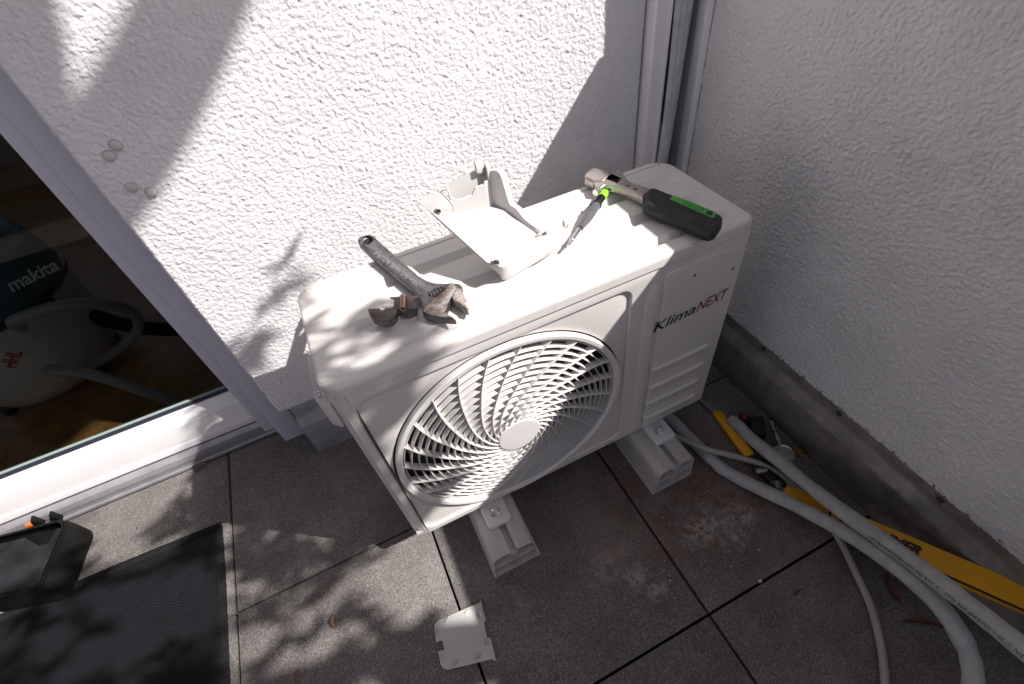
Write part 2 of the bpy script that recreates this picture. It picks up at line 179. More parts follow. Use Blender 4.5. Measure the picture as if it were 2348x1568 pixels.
# tile material: speckled dark rubber-bonded granulate with reddish drill dust and white plaster dust
def tile_material():
    m = bpy.data.materials.new('speckled_terrace_tile'); m.use_nodes = True; N, L = nodes(m); p = N['Principled BSDF']
    g = N.new('ShaderNodeNewGeometry')
    def noise(sc, det=4, ro=0.5, vec=None):
        n = N.new('ShaderNodeTexNoise'); n.inputs['Scale'].default_value = sc; n.inputs['Detail'].default_value = det; n.inputs['Roughness'].default_value = ro
        L.new(vec or g.outputs['Position'], n.inputs['Vector']); return n.outputs['Fac']
    def ramp(fac, a, b, lo=0.0, hi=1.0):
        r = N.new('ShaderNodeMapRange'); r.inputs['From Min'].default_value = a; r.inputs['From Max'].default_value = b
        r.inputs['To Min'].default_value = lo; r.inputs['To Max'].default_value = hi; L.new(fac, r.inputs['Value']); return r.outputs[0]
    def mul(a, b, op='MULTIPLY'):
        n = N.new('ShaderNodeMath'); n.operation = op
        for i, x in enumerate((a, b)):
            if isinstance(x, (int, float)): n.inputs[i].default_value = x
            else: L.new(x, n.inputs[i])
        n.use_clamp = True
        return n.outputs[0]
    def mix(f, a, b):
        n = N.new('ShaderNodeMix'); n.data_type = 'RGBA'; L.new(f, n.inputs['Factor'])
        for k, x in (('A', a), ('B', b)):
            if isinstance(x, tuple): n.inputs[k].default_value = (*x, 1)
            else: L.new(x, n.inputs[k])
        return n.outputs['Result']
    def blob(x, y, rx, ry, ang=0):
        s = N.new('ShaderNodeMapping'); s.vector_type = 'TEXTURE'; s.inputs['Location'].default_value = (x, y, 0); s.inputs['Rotation'].default_value = (0, 0, ang); s.inputs['Scale'].default_value = (rx, ry, 10)
        L.new(g.outputs['Position'], s.inputs['Vector'])
        ln = N.new('ShaderNodeVectorMath'); ln.operation = 'LENGTH'; L.new(s.outputs[0], ln.inputs[0]); return ramp(ln.outputs['Value'], 1.0, 0.0)
    base = mix(ramp(noise(3.5, 6), 0.35, 0.65), (0.160, 0.148, 0.144), (0.215, 0.201, 0.197))
    v = N.new('ShaderNodeTexVoronoi'); v.inputs['Scale'].default_value = 500; L.new(g.outputs['Position'], v.inputs['Vector'])
    sp = N.new('ShaderNodeSeparateColor'); L.new(v.outputs['Color'], sp.inputs[0])
    c = mix(ramp(sp.outputs[0], 0.0, 0.45, 0.95, 0.0), base, (0.075, 0.076, 0.072))
    c = mix(ramp(sp.outputs[1], 0.72, 0.92, 0.0, 0.75), c, (0.36, 0.34, 0.33))
    dirt = mul(ramp(noise(9, 8, 0.7), 0.42, 0.62), 0.35); c = mix(dirt, c, (0.075, 0.062, 0.055))
    red = mul(mul(blob(0.64, -0.27, 0.46, 0.30, -0.6), ramp(noise(11, 8, 0.7), 0.38, 0.62)), 1.5)
    c = mix(mul(red, 0.75), c, (0.135, 0.058, 0.036))
    tan = mul(mul(blob(0.42, -0.27, 0.17, 0.10, -0.9), ramp(noise(22, 9, 0.72), 0.42, 0.62)), 1.6); c = mix(mul(tan, 0.65), c, (0.30, 0.24, 0.20))
    for (x, y, rx, ry, s_) in ((0.40, -0.365, .05, .035, 1.0), (0.43, -0.41, .035, .03, 1.0), (0.62, -0.345, .09, .05, .9), (0.72, -0.36, .06, .05, .7), (0.35, -0.31, .07, .05, .6), (0.66, -0.40, .05, .03, .8), (0.13, -0.30, .03, .05, .3)):
        wv = mul(mul(blob(x, y, rx, ry), ramp(noise(55, 8, 0.75), 0.44, 0.56)), 1.7*s_); c = mix(mul(wv, 0.65), c, (0.46, 0.40, 0.36))
    v2 = N.new('ShaderNodeTexVoronoi'); v2.inputs['Scale'].default_value = 70; L.new(g.outputs['Position'], v2.inputs['Vector'])
    crumbs = mul(mul(ramp(v2.outputs['Distance'], 0.10, 0.05), ramp(noise(6, 3), 0.50, 0.58)), blob(0.55, -0.35, 0.5, 0.3)); c = mix(crumbs, c, (0.55, 0.52, 0.50))
    oi = N.new('ShaderNodeObjectInfo'); tv = N.new('ShaderNodeMix'); tv.data_type = 'RGBA'; tv.blend_type = 'MULTIPLY'; tv.inputs['Factor'].default_value = 1.0; L.new(c, tv.inputs['A']); cr_ = N.new('ShaderNodeMix'); cr_.data_type = 'RGBA'; L.new(oi.outputs['Random'], cr_.inputs['Factor']); cr_.inputs['A'].default_value = (0.86, 0.83, 0.82, 1); cr_.inputs['B'].default_value = (1.05, 1.0, 0.98, 1); L.new(cr_.outputs['Result'], tv.inputs['B']); c = tv.outputs['Result']
    L.new(c, p.inputs['Base Color']); p.inputs['Roughness'].default_value = 0.85; p.inputs['Specular IOR Level'].default_value = 0.25
    b = N.new('ShaderNodeBump'); b.inputs['Strength'].default_value = 0.7; b.inputs['Distance'].default_value = 0.0012
    L.new(mul(v.outputs['Distance'], noise(160, 4), 'ADD'), b.inputs['Height']); L.new(b.outputs['Normal'], p.inputs['Normal'])
    return m
M_TILE = tile_material()

def uv_weave(name, c1, c2, su, sv, rough=0.8, bump=0.6, dist=0.001, mixf=0.6, mort=0.12, spec=0.4):
    m = bpy.data.materials.new(name); m.use_nodes = True; N, L = nodes(m); p = N['Principled BSDF']
    uv = N.new('ShaderNodeUVMap'); mp = N.new('ShaderNodeMapping'); mp.inputs['Scale'].default_value = (su, sv, 1); L.new(uv.outputs[0], mp.inputs[0])
    br = N.new('ShaderNodeTexBrick'); br.inputs['Scale'].default_value = 1; br.inputs['Color1'].default_value = (*c1, 1); br.inputs['Color2'].default_value = (*[a*0.92 for a in c1], 1)
    br.inputs['Mortar'].default_value = (*c2, 1); br.inputs['Mortar Size'].default_value = mort; br.inputs['Mortar Smooth'].default_value = 0.6; br.inputs['Brick Width'].default_value = 1; br.inputs['Row Height'].default_value = 0.6
    L.new(mp.outputs[0], br.inputs['Vector'])
    tc = N.new('ShaderNodeTexCoord'); n = N.new('ShaderNodeTexNoise'); n.inputs['Scale'].default_value = 40; n.inputs['Detail'].default_value = 6; L.new(tc.outputs['Object'], n.inputs['Vector'])
    mx = N.new('ShaderNodeMix'); mx.data_type = 'RGBA'; mx.blend_type = 'MULTIPLY'; mx.inputs['Factor'].default_value = mixf
    L.new(br.outputs['Color'], mx.inputs['A']); rp = N.new('ShaderNodeMapRange'); rp.inputs['From Min'].default_value = 0.3; rp.inputs['From Max'].default_value = 0.7; rp.inputs['To Min'].default_value = 0.7; rp.inputs['To Max'].default_value = 1.1
    L.new(n.outputs['Fac'], rp.inputs['Value']); L.new(rp.outputs[0], mx.inputs['B']); L.new(mx.outputs['Result'], p.inputs['Base Color'])
    b = N.new('ShaderNodeBump'); b.inputs['Strength'].default_value = bump; b.inputs['Distance'].default_value = dist; b.invert = True
    L.new(br.outputs['Fac'], b.inputs['Height']); L.new(b.outputs['Normal'], p.inputs['Normal'])
    p.inputs['Roughness'].default_value = rough; p.inputs['Specular IOR Level'].default_value = spec
    return m
M_PIPE = uv_weave('white_embossed_insulation', (0.62, 0.60, 0.59), (0.36, 0.35, 0.35), 280, 26, rough=0.55)
M_MAT = uv_weave('black_woven_matting', (0.026, 0.026, 0.032), (0.005, 0.005, 0.006), 95, 170, rough=0.6, bump=1.0, mixf=0.8, mort=0.2, spec=0.12)
M_CLOTH = uv_weave('ribbed_grey_strap', (0.66, 0.67, 0.68), (0.52, 0.53, 0.54), 260, 2, rough=0.85, bump=0.7)

def glass_material():
    m = bpy.data.materials.new('door_glass'); m.use_nodes = True; N, L = nodes(m); N.remove(N['Principled BSDF'])
    t = N.new('ShaderNodeBsdfTransparent'); t.inputs[0].default_value = (0.62, 0.64, 0.63, 1); g = N.new('ShaderNodeBsdfGlossy'); g.inputs['Roughness'].default_value = 0.015
    f = N.new('ShaderNodeFresnel'); f.inputs['IOR'].default_value = 1.5; mx = N.new('ShaderNodeMixShader')
    ge = N.new('ShaderNodeNewGeometry'); sb = N.new('ShaderNodeMath'); sb.operation = 'SUBTRACT'; sb.inputs[0].default_value = 1.0; L.new(ge.outputs['Backfacing'], sb.inputs[1])
    ml = N.new('ShaderNodeMath'); ml.operation = 'MULTIPLY'; L.new(f.outputs[0], ml.inputs[0]); L.new(sb.outputs[0], ml.inputs[1])
    L.new(ml.outputs[0], mx.inputs[0]); L.new(t.outputs[0], mx.inputs[1]); L.new(g.outputs[0], mx.inputs[2]); L.new(mx.outputs[0], N['Material Output'].inputs[0])
    return m
M_GLASS = glass_material()

# ---------------------------------------------------------------- helpers
def link(name, me, m=None, parent=None, smooth=False):
    o = bpy.data.objects.new(name, me); COL.objects.link(o)
    if m is not None: me.materials.clear(); me.materials.append(m)
    if parent is not None: o.parent = parent
    if smooth:
        me.polygons.foreach_set('use_smooth', [True]*len(me.polygons))
    return o
def pmesh(name, v, f, m, parent=None, smooth=False):
    me = bpy.data.meshes.new(name); me.from_pydata([tuple(x) for x in v], [], f); me.update()
    return link(name, me, m, parent, smooth)
def tag(o, label=None, cat=None, group=None, kind=None):
    if label: o['label'] = label
    if cat: o['category'] = cat
    if group: o['group'] = group
    if kind: o['kind'] = kind
    return o
def thing(name, label, cat, loc=(0, 0, 0), group=None):
    o = bpy.data.objects.new(name, None); COL.objects.link(o); o.empty_display_size = 0.05
    return tag(o, label, cat, group)
def autosmooth(bm, ang=35):
    for e in bm.edges:
        e.smooth = e.is_manifold and len(e.link_faces) == 2 and e.calc_face_angle(0) < rad(ang)
    for f in bm.faces: f.smooth = True
def bmobj(name, bm, m, parent=None, ang=35):
    bmesh.ops.recalc_face_normals(bm, faces=bm.faces)
    autosmooth(bm, ang); me = bpy.data.meshes.new(name); bm.to_mesh(me); bm.free()
    return link(name, me, m, parent)
def box(name, a, b, m, parent=None, bev=0.0, seg=2):
    bm = bmesh.new(); bmesh.ops.create_cube(bm, size=1)
    for v in bm.verts:
        for i in range(3): v.co[i] = (a[i]+b[i])/2 + v.co[i]*(b[i]-a[i])
    if bev: bmesh.ops.bevel(bm, geom=bm.edges[:], offset=bev, segments=seg, profile=0.5, affect='EDGES')
    return bmobj(name, bm, m, parent)
def prism(name, prof, axis, a, b, m, parent=None, bev=0.0, ang=30):
    """prof: closed list of 2D points in the two other axes (cyclic order), extruded along axis from a to b"""
    bm = bmesh.new(); rings = []
    for t in (a, b):
        r = []
        for (p, q) in prof:
            co = {'x': (t, p, q), 'y': (p, t, q), 'z': (p, q, t)}[axis]; r.append(bm.verts.new(co))
        rings.append(r)
    n = len(prof)
    for i in range(n): bm.faces.new((rings[0][i], rings[0][(i+1) % n], rings[1][(i+1) % n], rings[1][i]))
    bm.faces.new(rings[0]); bm.faces.new(rings[1][::-1])
    if bev: bmesh.ops.bevel(bm, geom=bm.edges[:], offset=bev, segments=2, profile=0.5, affect='EDGES')
    return bmobj(name, bm, m, parent, ang)
def plate(name, polys, zc, thick, m, parent=None, bev=0.0, axis='z', res=1):
    """flat plate (first polygon) with holes (rest), bevelled; polygons are 2D; zc = centre of thickness along axis"""
    cu = bpy.data.curves.new(name, 'CURVE'); cu.dimensions = '2D'; cu.fill_mode = 'BOTH'
    bev = min(bev, thick*0.49)
    cu.extrude = max(thick/2-bev, 1e-5); cu.bevel_depth = bev; cu.bevel_resolution = res; cu.offset = -bev
    for pl in polys:
        s = cu.splines.new('POLY'); s.points.add(len(pl)-1); s.use_cyclic_u = True
        for i, p in enumerate(pl): s.points[i].co = (p[0], p[1], 0, 1)
    tmp = bpy.data.objects.new('tmp', cu); COL.objects.link(tmp)
    dg = bpy.context.evaluated_depsgraph_get(); me = bpy.data.meshes.new_from_object(tmp.evaluated_get(dg)); bpy.data.objects.remove(tmp)
    bm = bmesh.new(); bm.from_mesh(me); bpy.data.meshes.remove(me)
    bmesh.ops.remove_doubles(bm, verts=bm.verts, dist=1e-6)
    for v in bm.verts:
        x, y, z = v.co
        v.co = {'z': (x, y, z+zc), 'y': (x, -z+zc, y), 'x': (z+zc, x, y)}[axis]
    return bmobj(name, bm, m, parent, 40)
def text_mesh(txt, size, shear=0.0, ext=0.0004, bold=0.0, spacing=1.0, res=3):
    cu = bpy.data.curves.new('t', 'FONT'); cu.body = txt; cu.size = size; cu.shear = shear; cu.extrude = ext; cu.offset = bold; cu.space_character = spacing; cu.resolution_u = res
    tmp = bpy.data.objects.new('tmp', cu); COL.objects.link(tmp)
    dg = bpy.context.evaluated_depsgraph_get(); me = bpy.data.meshes.new_from_object(tmp.evaluated_get(dg)); bpy.data.objects.remove(tmp)
    return me
def fit_text(name, txt, o, xa, up, width, height, m, parent, shear=0.0, bold=0.0, ext=0.0003, spacing=1.0):
    """text from point o along unit xa, up direction up, stretched to width and height"""
    me = text_mesh(txt, 1.0, shear, ext=0.0, bold=bold, spacing=spacing); n = len(me.vertices); co = np.empty(n*3); me.vertices.foreach_get('co', co); co = co.reshape(-1, 3)
    co[:, 0] -= co[:, 0].min(); co[:, 1] -= co[:, 1].min(); sx = width/co[:, 0].max(); sy = height/co[:, 1].max()
    xa = np.array(xa, float); xa /= np.linalg.norm(xa); up = np.array(up, float); up -= xa*np.dot(xa, up); up /= np.linalg.norm(up); nn = np.cross(xa, up)
    w_ = np.array(o, float) + np.outer(co[:, 0]*sx, xa) + np.outer(co[:, 1]*sy, up) + nn*ext
    me.vertices.foreach_set('co', w_.ravel()); me.update(); me.name = name
    return link(name, me, m, parent)
def frames(path):
    P = [Vector(p) for p in path]; T = []
    for i in range(len(P)):
        a = P[max(i-1, 0)]; b = P[min(i+1, len(P)-1)]; T.append((b-a).normalized())
    ref = Vector((0, 0, 1)); out = []
    for i, t in enumerate(T):
        n = (ref - t*ref.dot(t))
        if n.length < 1e-3: n = Vector((1, 0, 0)) - t*t.x
        n.normalize(); out.append((P[i], t, n, t.cross(n)))
    return out
def smooth_path(pts, k=8):
    P = [Vector(p) for p in pts]; out = []
    for i in range(len(P)-1):
        p0 = P[max(i-1, 0)]; p1 = P[i]; p2 = P[i+1]; p3 = P[min(i+2, len(P)-1)]
        for j in range(k):
            t = j/k; out.append(0.5*((2*p1)+(-p0+p2)*t+(2*p0-5*p1+4*p2-p3)*t*t+(-p0+3*p1-3*p2+p3)*t**3))
    out.append(P[-1]); return out
def tube(name, path, r, m, parent=None, seg=16, caps=True, wob=0.0, rnd=None, parallel=False):
    """path swept by a circle of radius r (number or function of 0..1); UV u = metres along, v = around"""
    fr = frames(path); n = len(fr); bm = bmesh.new(); uvl = bm.loops.layers.uv.new('UVMap'); rings = []; L = 0; ls = []
    if parallel:
        nn = fr[0][2]; nf = []
        for (p, t, _, _) in fr:
            nn = (nn - t*nn.dot(t)).normalized(); nf.append((p, t, nn, t.cross(nn)))
        fr = nf
    for i, (p, t, a, b) in enumerate(fr):
        if i: L += (p-fr[i-1][0]).length
        ls.append(L); rr_ = r(i/(n-1)) if callable(r) else r; ring = []
        for k in range(seg):
            q = 2*math.pi*k/seg; w_ = rr_*(1+(wob*math.sin(i*1.7+k*2.1)*math.sin(i*0.9) if wob else 0))
            ring.append(bm.verts.new(p + a*math.cos(q)*w_ + b*math.sin(q)*w_))
        rings.append(ring)
    for i in range(n-1):
        for k in range(seg):
            k2 = (k+1) % seg; f = bm.faces.new((rings[i][k], rings[i+1][k], rings[i+1][k2], rings[i][k2]))
            for lp, (u, v) in zip(f.loops, ((ls[i], k/seg), (ls[i+1], k/seg), (ls[i+1], (k+1)/seg), (ls[i], (k+1)/seg))): lp[uvl].uv = (u, v)
    if caps: bm.faces.new(rings[0][::-1]); bm.faces.new(rings[-1])
    return bmobj(name, bm, m, parent, 50)
def lathe(name, prof, origin, axis, m, parent=None, seg=28, ang=35, closed=False):
    """prof: list of (t, r) along axis from origin"""
    ax = Vector(axis).normalized(); n = Vector((0, 0, 1)); n = n-ax*n.dot(ax)
    if n.length < 1e-3: n = Vector((1, 0, 0))-ax*ax.x
    n.normalize(); b = ax.cross(n); o = Vector(origin); bm = bmesh.new(); rings = []
    for (t, r) in prof:
        rings.append([bm.verts.new(o+ax*t+(n*math.cos(q)+b*math.sin(q))*max(r, 1e-5)) for q in [2*math.pi*k/seg for k in range(seg)]])
    for i in range(len(rings)-1):
        for k in range(seg): k2 = (k+1) % seg; bm.faces.new((rings[i][k], rings[i+1][k], rings[i+1][k2], rings[i][k2]))
    if closed:
        for k in range(seg): k2 = (k+1) % seg; bm.faces.new((rings[-1][k], rings[-1][k2], rings[0][k2], rings[0][k]))
    else: bm.faces.new(rings[0][::-1]); bm.faces.new(rings[-1])
    return bmobj(name, bm, m, parent, ang)
def xy(l): return [(p[0], p[1]) for p in l]
def inflate(name, outline, z0, z1, m, parent=None, r=0.006, k=4, top_in=None):
    """solid from a closed outline between z0 and z1 whose top and bottom edges are rounded by r"""
    P = np.array(xy(outline)); n = len(P); area = 0.5*np.sum(P[:, 0]*np.roll(P[:, 1], -1)-np.roll(P[:, 0], -1)*P[:, 1])
    if area < 0: P = P[::-1]
    d = np.roll(P, -1, 0)-np.roll(P, 1, 0); d /= np.linalg.norm(d, axis=1)[:, None]; nn = np.stack([d[:, 1], -d[:, 0]], 1)
    bm = bmesh.new(); rings = []
    lv = [(z0+r*(1-math.cos(a)), r*(1-math.sin(a))) for a in [math.pi/2*i/k for i in range(k+1)]]
    lv += [(z1-r*(1-math.sin(a)), r*(1-math.cos(a))) for a in [math.pi/2*i/k for i in range(k+1)]]
    for (z, ins) in lv: rings.append([bm.verts.new((q[0], q[1], z)) for q in P-nn*ins])
    for i in range(len(rings)-1):
        for j in range(n): j2 = (j+1) % n; bm.faces.new((rings[i][j], rings[i][j2], rings[i+1][j2], rings[i+1][j]))
    bm.faces.new(rings[0][::-1]); bm.faces.new(rings[-1])
    return bmobj(name, bm, m, parent, 40)
def rrect(x0, y0, x1, y1, r, k=6):
    o = []
    for cx, cy, a0 in ((x1-r, y0+r, -90), (x1-r, y1-r, 0), (x0+r, y1-r, 90), (x0+r, y0+r, 180)):
        for i in range(k+1):
            a = rad(a0+90*i/k); o.append((cx+r*math.cos(a), cy+r*math.sin(a)))
    return o
def circ(cx, cy, r, n=64): return [(cx+r*math.cos(2*math.pi*i/n), cy+r*math.sin(2*math.pi*i/n)) for i in range(n)]
# ================================================================ SETTING
XR, YB = 1.0, 0.38            # inner faces of the side wall and the back wall
# ground: dark bed and separate terrace tiles
g = box('ground', (-6, -6, -0.16), (4, 6, -0.04), mat('dark_bed', (0.02, 0.018, 0.016), 0.95, var=0.2), None); tag(g, kind='structure')
rnd = random.Random(4)
tile_me = {}
paving = bpy.data.objects.new('pavement', None); COL.objects.link(paving); paving['kind'] = 'structure'
for i in range(-5, 2):
    for j in range(-5, 1):
        x0, x1 = i*0.5+0.5, i*0.5+1.0
        y0, y1 = j*0.5, j*0.5+0.5
        if x1 > 1.0: x1 = 1.0-0.012
        gp = 0.0028
        t = box('tile', (x0+gp, y0+gp, -0.04), (x1-gp, y1-gp, rnd.uniform(-0.0008, 0.0004)), M_TILE, paving, bev=0.0022, seg=2)
# roughcast render as real relief
def relief(nx, ny, dx, seed):
    r_ = np.random.default_rng(seed); a = r_.normal(size=(ny, nx)); F = np.fft.rfft2(a)
    fy = np.fft.fftfreq(ny, dx)[:, None]; fx = np.fft.rfftfreq(nx, dx)[None, :]; f = np.sqrt(fx**2+fy**2)
    def band(l0, s, seed2=None): 
        f0 = 1/l0; g_ = np.exp(-((np.log(np.maximum(f, 1e-6)/f0))**2)/(2*s*s)); o = np.fft.irfft2(F*g_, s=(ny, nx)); return o/o.std()
    h3 = band(0.06, 0.5); h4 = band(0.016, 0.35); hf = band(0.0040, 0.15)
    X, Y = np.meshgrid(np.arange(nx)*dx, np.arange(ny)*dx); X = X+0.0011*h4; Y = Y+0.0011*np.roll(h4, 37, 1)
    def grains(cell):
        cx_, cy_ = int(nx*dx/cell)+4, int(ny*dx/cell)+4
        jx = r_.uniform(0, 1, (cy_, cx_)); jy = r_.uniform(0, 1, (cy_, cx_)); rr_ = r_.uniform(0.45, 0.95, (cy_, cx_))*cell; el = r_.uniform(0.6, 1.0, (cy_, cx_))
        gx, gy = (X/cell).astype(int)+1, (Y/cell).astype(int)+1; gx = np.clip(gx, 1, cx_-2); gy = np.clip(gy, 1, cy_-2); best = np.zeros_like(X)
        for oy in (-1, 0, 1):
            for ox in (-1, 0, 1):
                ix, iy = gx+ox, gy+oy; px = (ix-1+jx[iy, ix])*cell; py = (iy-1+jy[iy, ix])*cell; R_ = rr_[iy, ix]
                d2 = ((X-px)**2+((Y-py)*1.15)**2)/R_**2; best = np.maximum(best, np.sqrt(np.clip(1-d2, 0, 1))*el[iy, ix]*R_/cell)
        return best
    h = 1.8*grains(0.0052)+1.2*grains(0.0036)-1.6+0.22*hf+0.25*h4+0.15*h3
    return h
def render_wall(name, parent, axis, plane, u0, u1, z0, z1, dx, amp, m, seed, out):
    nx = int((u1-u0)/dx)+1; nz = int((z1-z0)/dx)+1; h = relief(nx+1, nz+1, dx, seed)[:nz, :nx]*amp
    U, Z = np.meshgrid(np.linspace(u0, u1, nx), np.linspace(z0, z1, nz))
    ed = np.minimum(np.minimum(U-u0, u1-U), Z-z0); h = h - 0.006*np.clip(1-ed/0.006, 0, 1)**2
    jit = relief(nx+1, nz+1, dx, seed+7)[:nz, :nx]*0.0012
    if axis == 'y': co = np.stack([U+np.where(ed < dx, jit, 0), plane+out*(h), Z+np.where(Z-z0 < dx*1.5, jit, 0)], -1)
    else: co = np.stack([plane+out*h, U, Z+np.where(Z-z0 < dx*1.5, jit, 0)], -1)
    co = co.reshape(-1, 3).astype(np.float32); idx = np.arange(nx*nz).reshape(nz, nx)
    q = np.stack([idx[:-1, :-1], idx[:-1, 1:], idx[1:, 1:], idx[1:, :-1]], -1).reshape(-1, 4)
    if (axis == 'x'): q = q[:, ::-1]
    me = bpy.data.meshes.new(name); me.vertices.add(len(co)); me.vertices.foreach_set('co', co.ravel()); me.loops.add(q.size); me.loops.foreach_set('vertex_index', q.ravel().astype(np.int32))
    me.polygons.add(len(q)); me.polygons.foreach_set('loop_start', np.arange(0, q.size, 4, dtype=np.int32))
    me.update(calc_edges=True); me.validate()
    return link(name, me, m, parent, False)
wb = thing('back_wall', 'white roughcast wall behind the outdoor unit, sunlit with a diagonal shadow', 'wall')
render_wall('render_coat', wb, 'y', YB, -0.262, 0.86, 0.200, 1.25, 0.00155, 0.00085, M_RENDER, 3, -1)
box('wall_body', (-0.258, YB+0.004, 0.205), (0.858, YB+0.30, 2.6), M_RENDER, wb)
box('upper_coat', (-0.262, YB-0.002, 1.25), (0.86, YB+0.004, 2.6), M_RENDER, wb)
box('wall_core', (-0.23, YB+0.05, -0.04), (0.858, YB+0.29, 0.205), M_DARK, wb)
wr = thing('side_wall', 'white roughcast parapet wall standing in shade on the right', 'wall')
render_wall('render_coat', wr, 'x', XR, -1.25, 0.335, 0.192, 1.08, 0.00165, 0.00150, M_RENDER_R, 11, -1)
prof = [(-3.2, -0.04), (YB+0.3, -0.04), (YB+0.3, 2.6), (0.204, 2.6), (0.204, 1.166), (-3.2, 1.166)]
prism('wall_body', prof, 'x', XR+0.010, XR+0.15, M_RENDER_R, wr)
box('wall_face', (XR+0.001, -3.2, 0.195), (XR+0.0095, -1.25, 1.165), M_RENDER_R, wr)
box('wall_face', (XR+0.001, -1.25, 1.08), (XR+0.0095, 0.203, 1.165), M_RENDER_R, wr)
# plastic plugs in the back wall
for i, (x, y, z) in enumerate(PLUGS):
    top = i < 4
    words = ['upper left', 'lower left', 'lower middle', 'lower right'] if top else ['low', 'low', 'low', 'low']
    lab = [('round white screw cap on the roughcast wall beside the door, topmost of the upper four'), ('round white screw cap just below and left of the topmost cap'), ('round white screw cap in the upper four nearest the door frame, third down'), ('round white screw cap in the upper four, lowest and furthest right'),
           ('faint round plug in the shaded bottom of the wall, second from top'), ('faint round plug in the shaded bottom of the wall, topmost of four'), ('white round plug low on the shaded wall, in the bottom pair, nearest the door'), ('faint round plug low on the shaded wall, in the bottom pair, nearest the unit')][i]
    o = lathe('wall_plug', [(0, 0.0088 if top else .0065), (0.0035, 0.0086 if top else .0063), (0.0052, 0.0066 if top else .005), (0.0058, 0.002)], (x, YB+0.0010, z), (0, -1, 0), M_PLASTIC if top else M_RENDER, None, 20)
    lathe('gap_ring', [(0, 0.0096 if top else .0072), (0.0012, 0.0094 if top else .0070)], (x, YB+0.0002, z), (0, -1, 0), M_GREYPR, o, 20)  # grey disc standing in for the dark gap around the cap
    tag(o, lab, 'screw cap', 'round plugs in the roughcast wall')
# metal base flashing, side wall and back wall: vertical panel, sloped ledge, upper flange
def flashing(name, label, along, a, b, pl, sgn_ax, m):
    t = thing(name, label, 'flashing')
    prof = [(0.020, -0.003), (0.020, 0.128), (0.0185, 0.134), (0.0005, 0.158), (-0.0015, 0.165), (-0.0015, 0.205), (-0.009, 0.205), (-0.009, -0.003)]
    p2 = [(pl-d, z) for d, z in prof]
    if along == 'y':
        o = prism('flashing_profile', p2, 'y', a, b, m, t, bev=0.0008)
    else:
        o = prism('flashing_profile', p2, 'x', a, b, m, t, bev=0.0008)
    return t
fs = flashing('base_flashing', 'weathered grey metal base flashing along the foot of the side wall', 'y', -3.0, YB-0.03, XR, -1, M_ALU)
for yy in (-0.559, -0.312, -0.07, -0.82): lathe('screw_head', [(0, 0.0075), (0.0012, 0.0075), (0.0026, 0.005), (0.0028, 0.0015)], (XR+0.0016, yy, 0.182), (-1, 0, 0), mat('dark_screw', (0.07, 0.065, 0.06), 0.5, metal=0.5), fs, 16)
fb = flashing('base_flashing', 'lavender grey metal base flashing under the back wall behind the unit', 'x', -0.235, 0.90, YB, -1, mat('lavender_flashing', (0.33, 0.315, 0.35), 0.5, metal=0.2, var=0.15, vscale=20))
# corner assembly between the two walls
ca = thing('corner_post', 'white vertical profile at the right end of the sunlit back wall', 'post')
prism('post_profile', [(0.864, YB+0.02), (0.864, YB-0.024), (0.867, YB-0.028), (0.896, YB-0.028), (0.899, YB-0.031), (0.905, YB-0.031), (0.908, YB-0.027), (0.908, YB+0.06), (0.864, YB+0.06)], 'z', 0.0, 2.6, M_WHITEFR, ca, bev=0.0007)
cg = thing('corner_channel', 'grey vertical channel in the shaded corner beside the side wall', 'channel')
box('back_panel', (0.9085, YB+0.075, 0.0), (1.01, YB+0.085, 2.6), M_RECESS, cg)
box('channel_side', (0.9085, YB-0.012, 0.0), (0.912, YB+0.074, 2.6), M_GREYPR, cg)
prism('channel_panel', [(0.976, YB+0.074), (0.976, YB+0.05), (0.980, YB-0.012), (0.9835, YB-0.02), (0.984, YB+0.074)], 'z', 0.0, 2.6, M_GREYPR, cg)
prism('channel_rim', [(0.9845, YB-0.045), (0.9985, YB-0.052), (0.9985, YB+0.02), (0.9845, YB-0.02)], 'z', 0.0, 2.6, M_WHITEFR, cg, bev=0.0008)
# hanging grey strap and corrugated hose in the corner
bm = bmesh.new(); uvl = bm.loops.layers.uv.new('UVMap'); prev = None; nz = 70
for i in range(nz+1):
    z = 0.42+i*(1.75-0.42)/nz; s = max(0.0, (0.88-z)/0.30); xl = 0.9095+0.0015*math.sin(z*9)-0.0035*s; wd = 0.050-0.016*min(1, s*s)+0.003*math.sin(z*5+1)
    row = []
    for k in range(9):
        u = k/8; row.append(bm.verts.new((xl+wd*u, YB-0.032-0.008*math.sin(u*math.pi)-0.004*math.sin(z*11+u*2)-0.004*s, z)))
    if prev:
        for k in range(8):
            f = bm.faces.new((prev[k], prev[k+1], row[k+1], row[k]))
            for lp, (a_, b_) in zip(f.loops, ((z, k/8), (z, (k+1)/8), (z+0.019, (k+1)/8), (z+0.019, k/8))): lp[uvl].uv = (a_, b_)
    prev = row
st = bmobj('curtain_strap', bm, M_CLOTH, None, 60); so_ = st.modifiers.new('s', 'SOLIDIFY'); so_.thickness = 0.0018
tag(st, 'ribbed grey fabric strap hanging in the corner channel', 'strap')
hp = smooth_path([(0.952, YB+0.035, 0.2), (0.952, YB+0.028, 0.4), (0.950, YB+0.022, 0.52), (0.946, YB+0.024, 0.60), (0.942, YB+0.045, 0.68)], 40)
ho = tube('corrugated_hose', hp, lambda t: 0.0155+0.0016*math.sin(t*2*math.pi*60), M_CABLE, None, 18)
tag(ho, 'pale corrugated hose behind the fabric strap in the corner', 'hose')

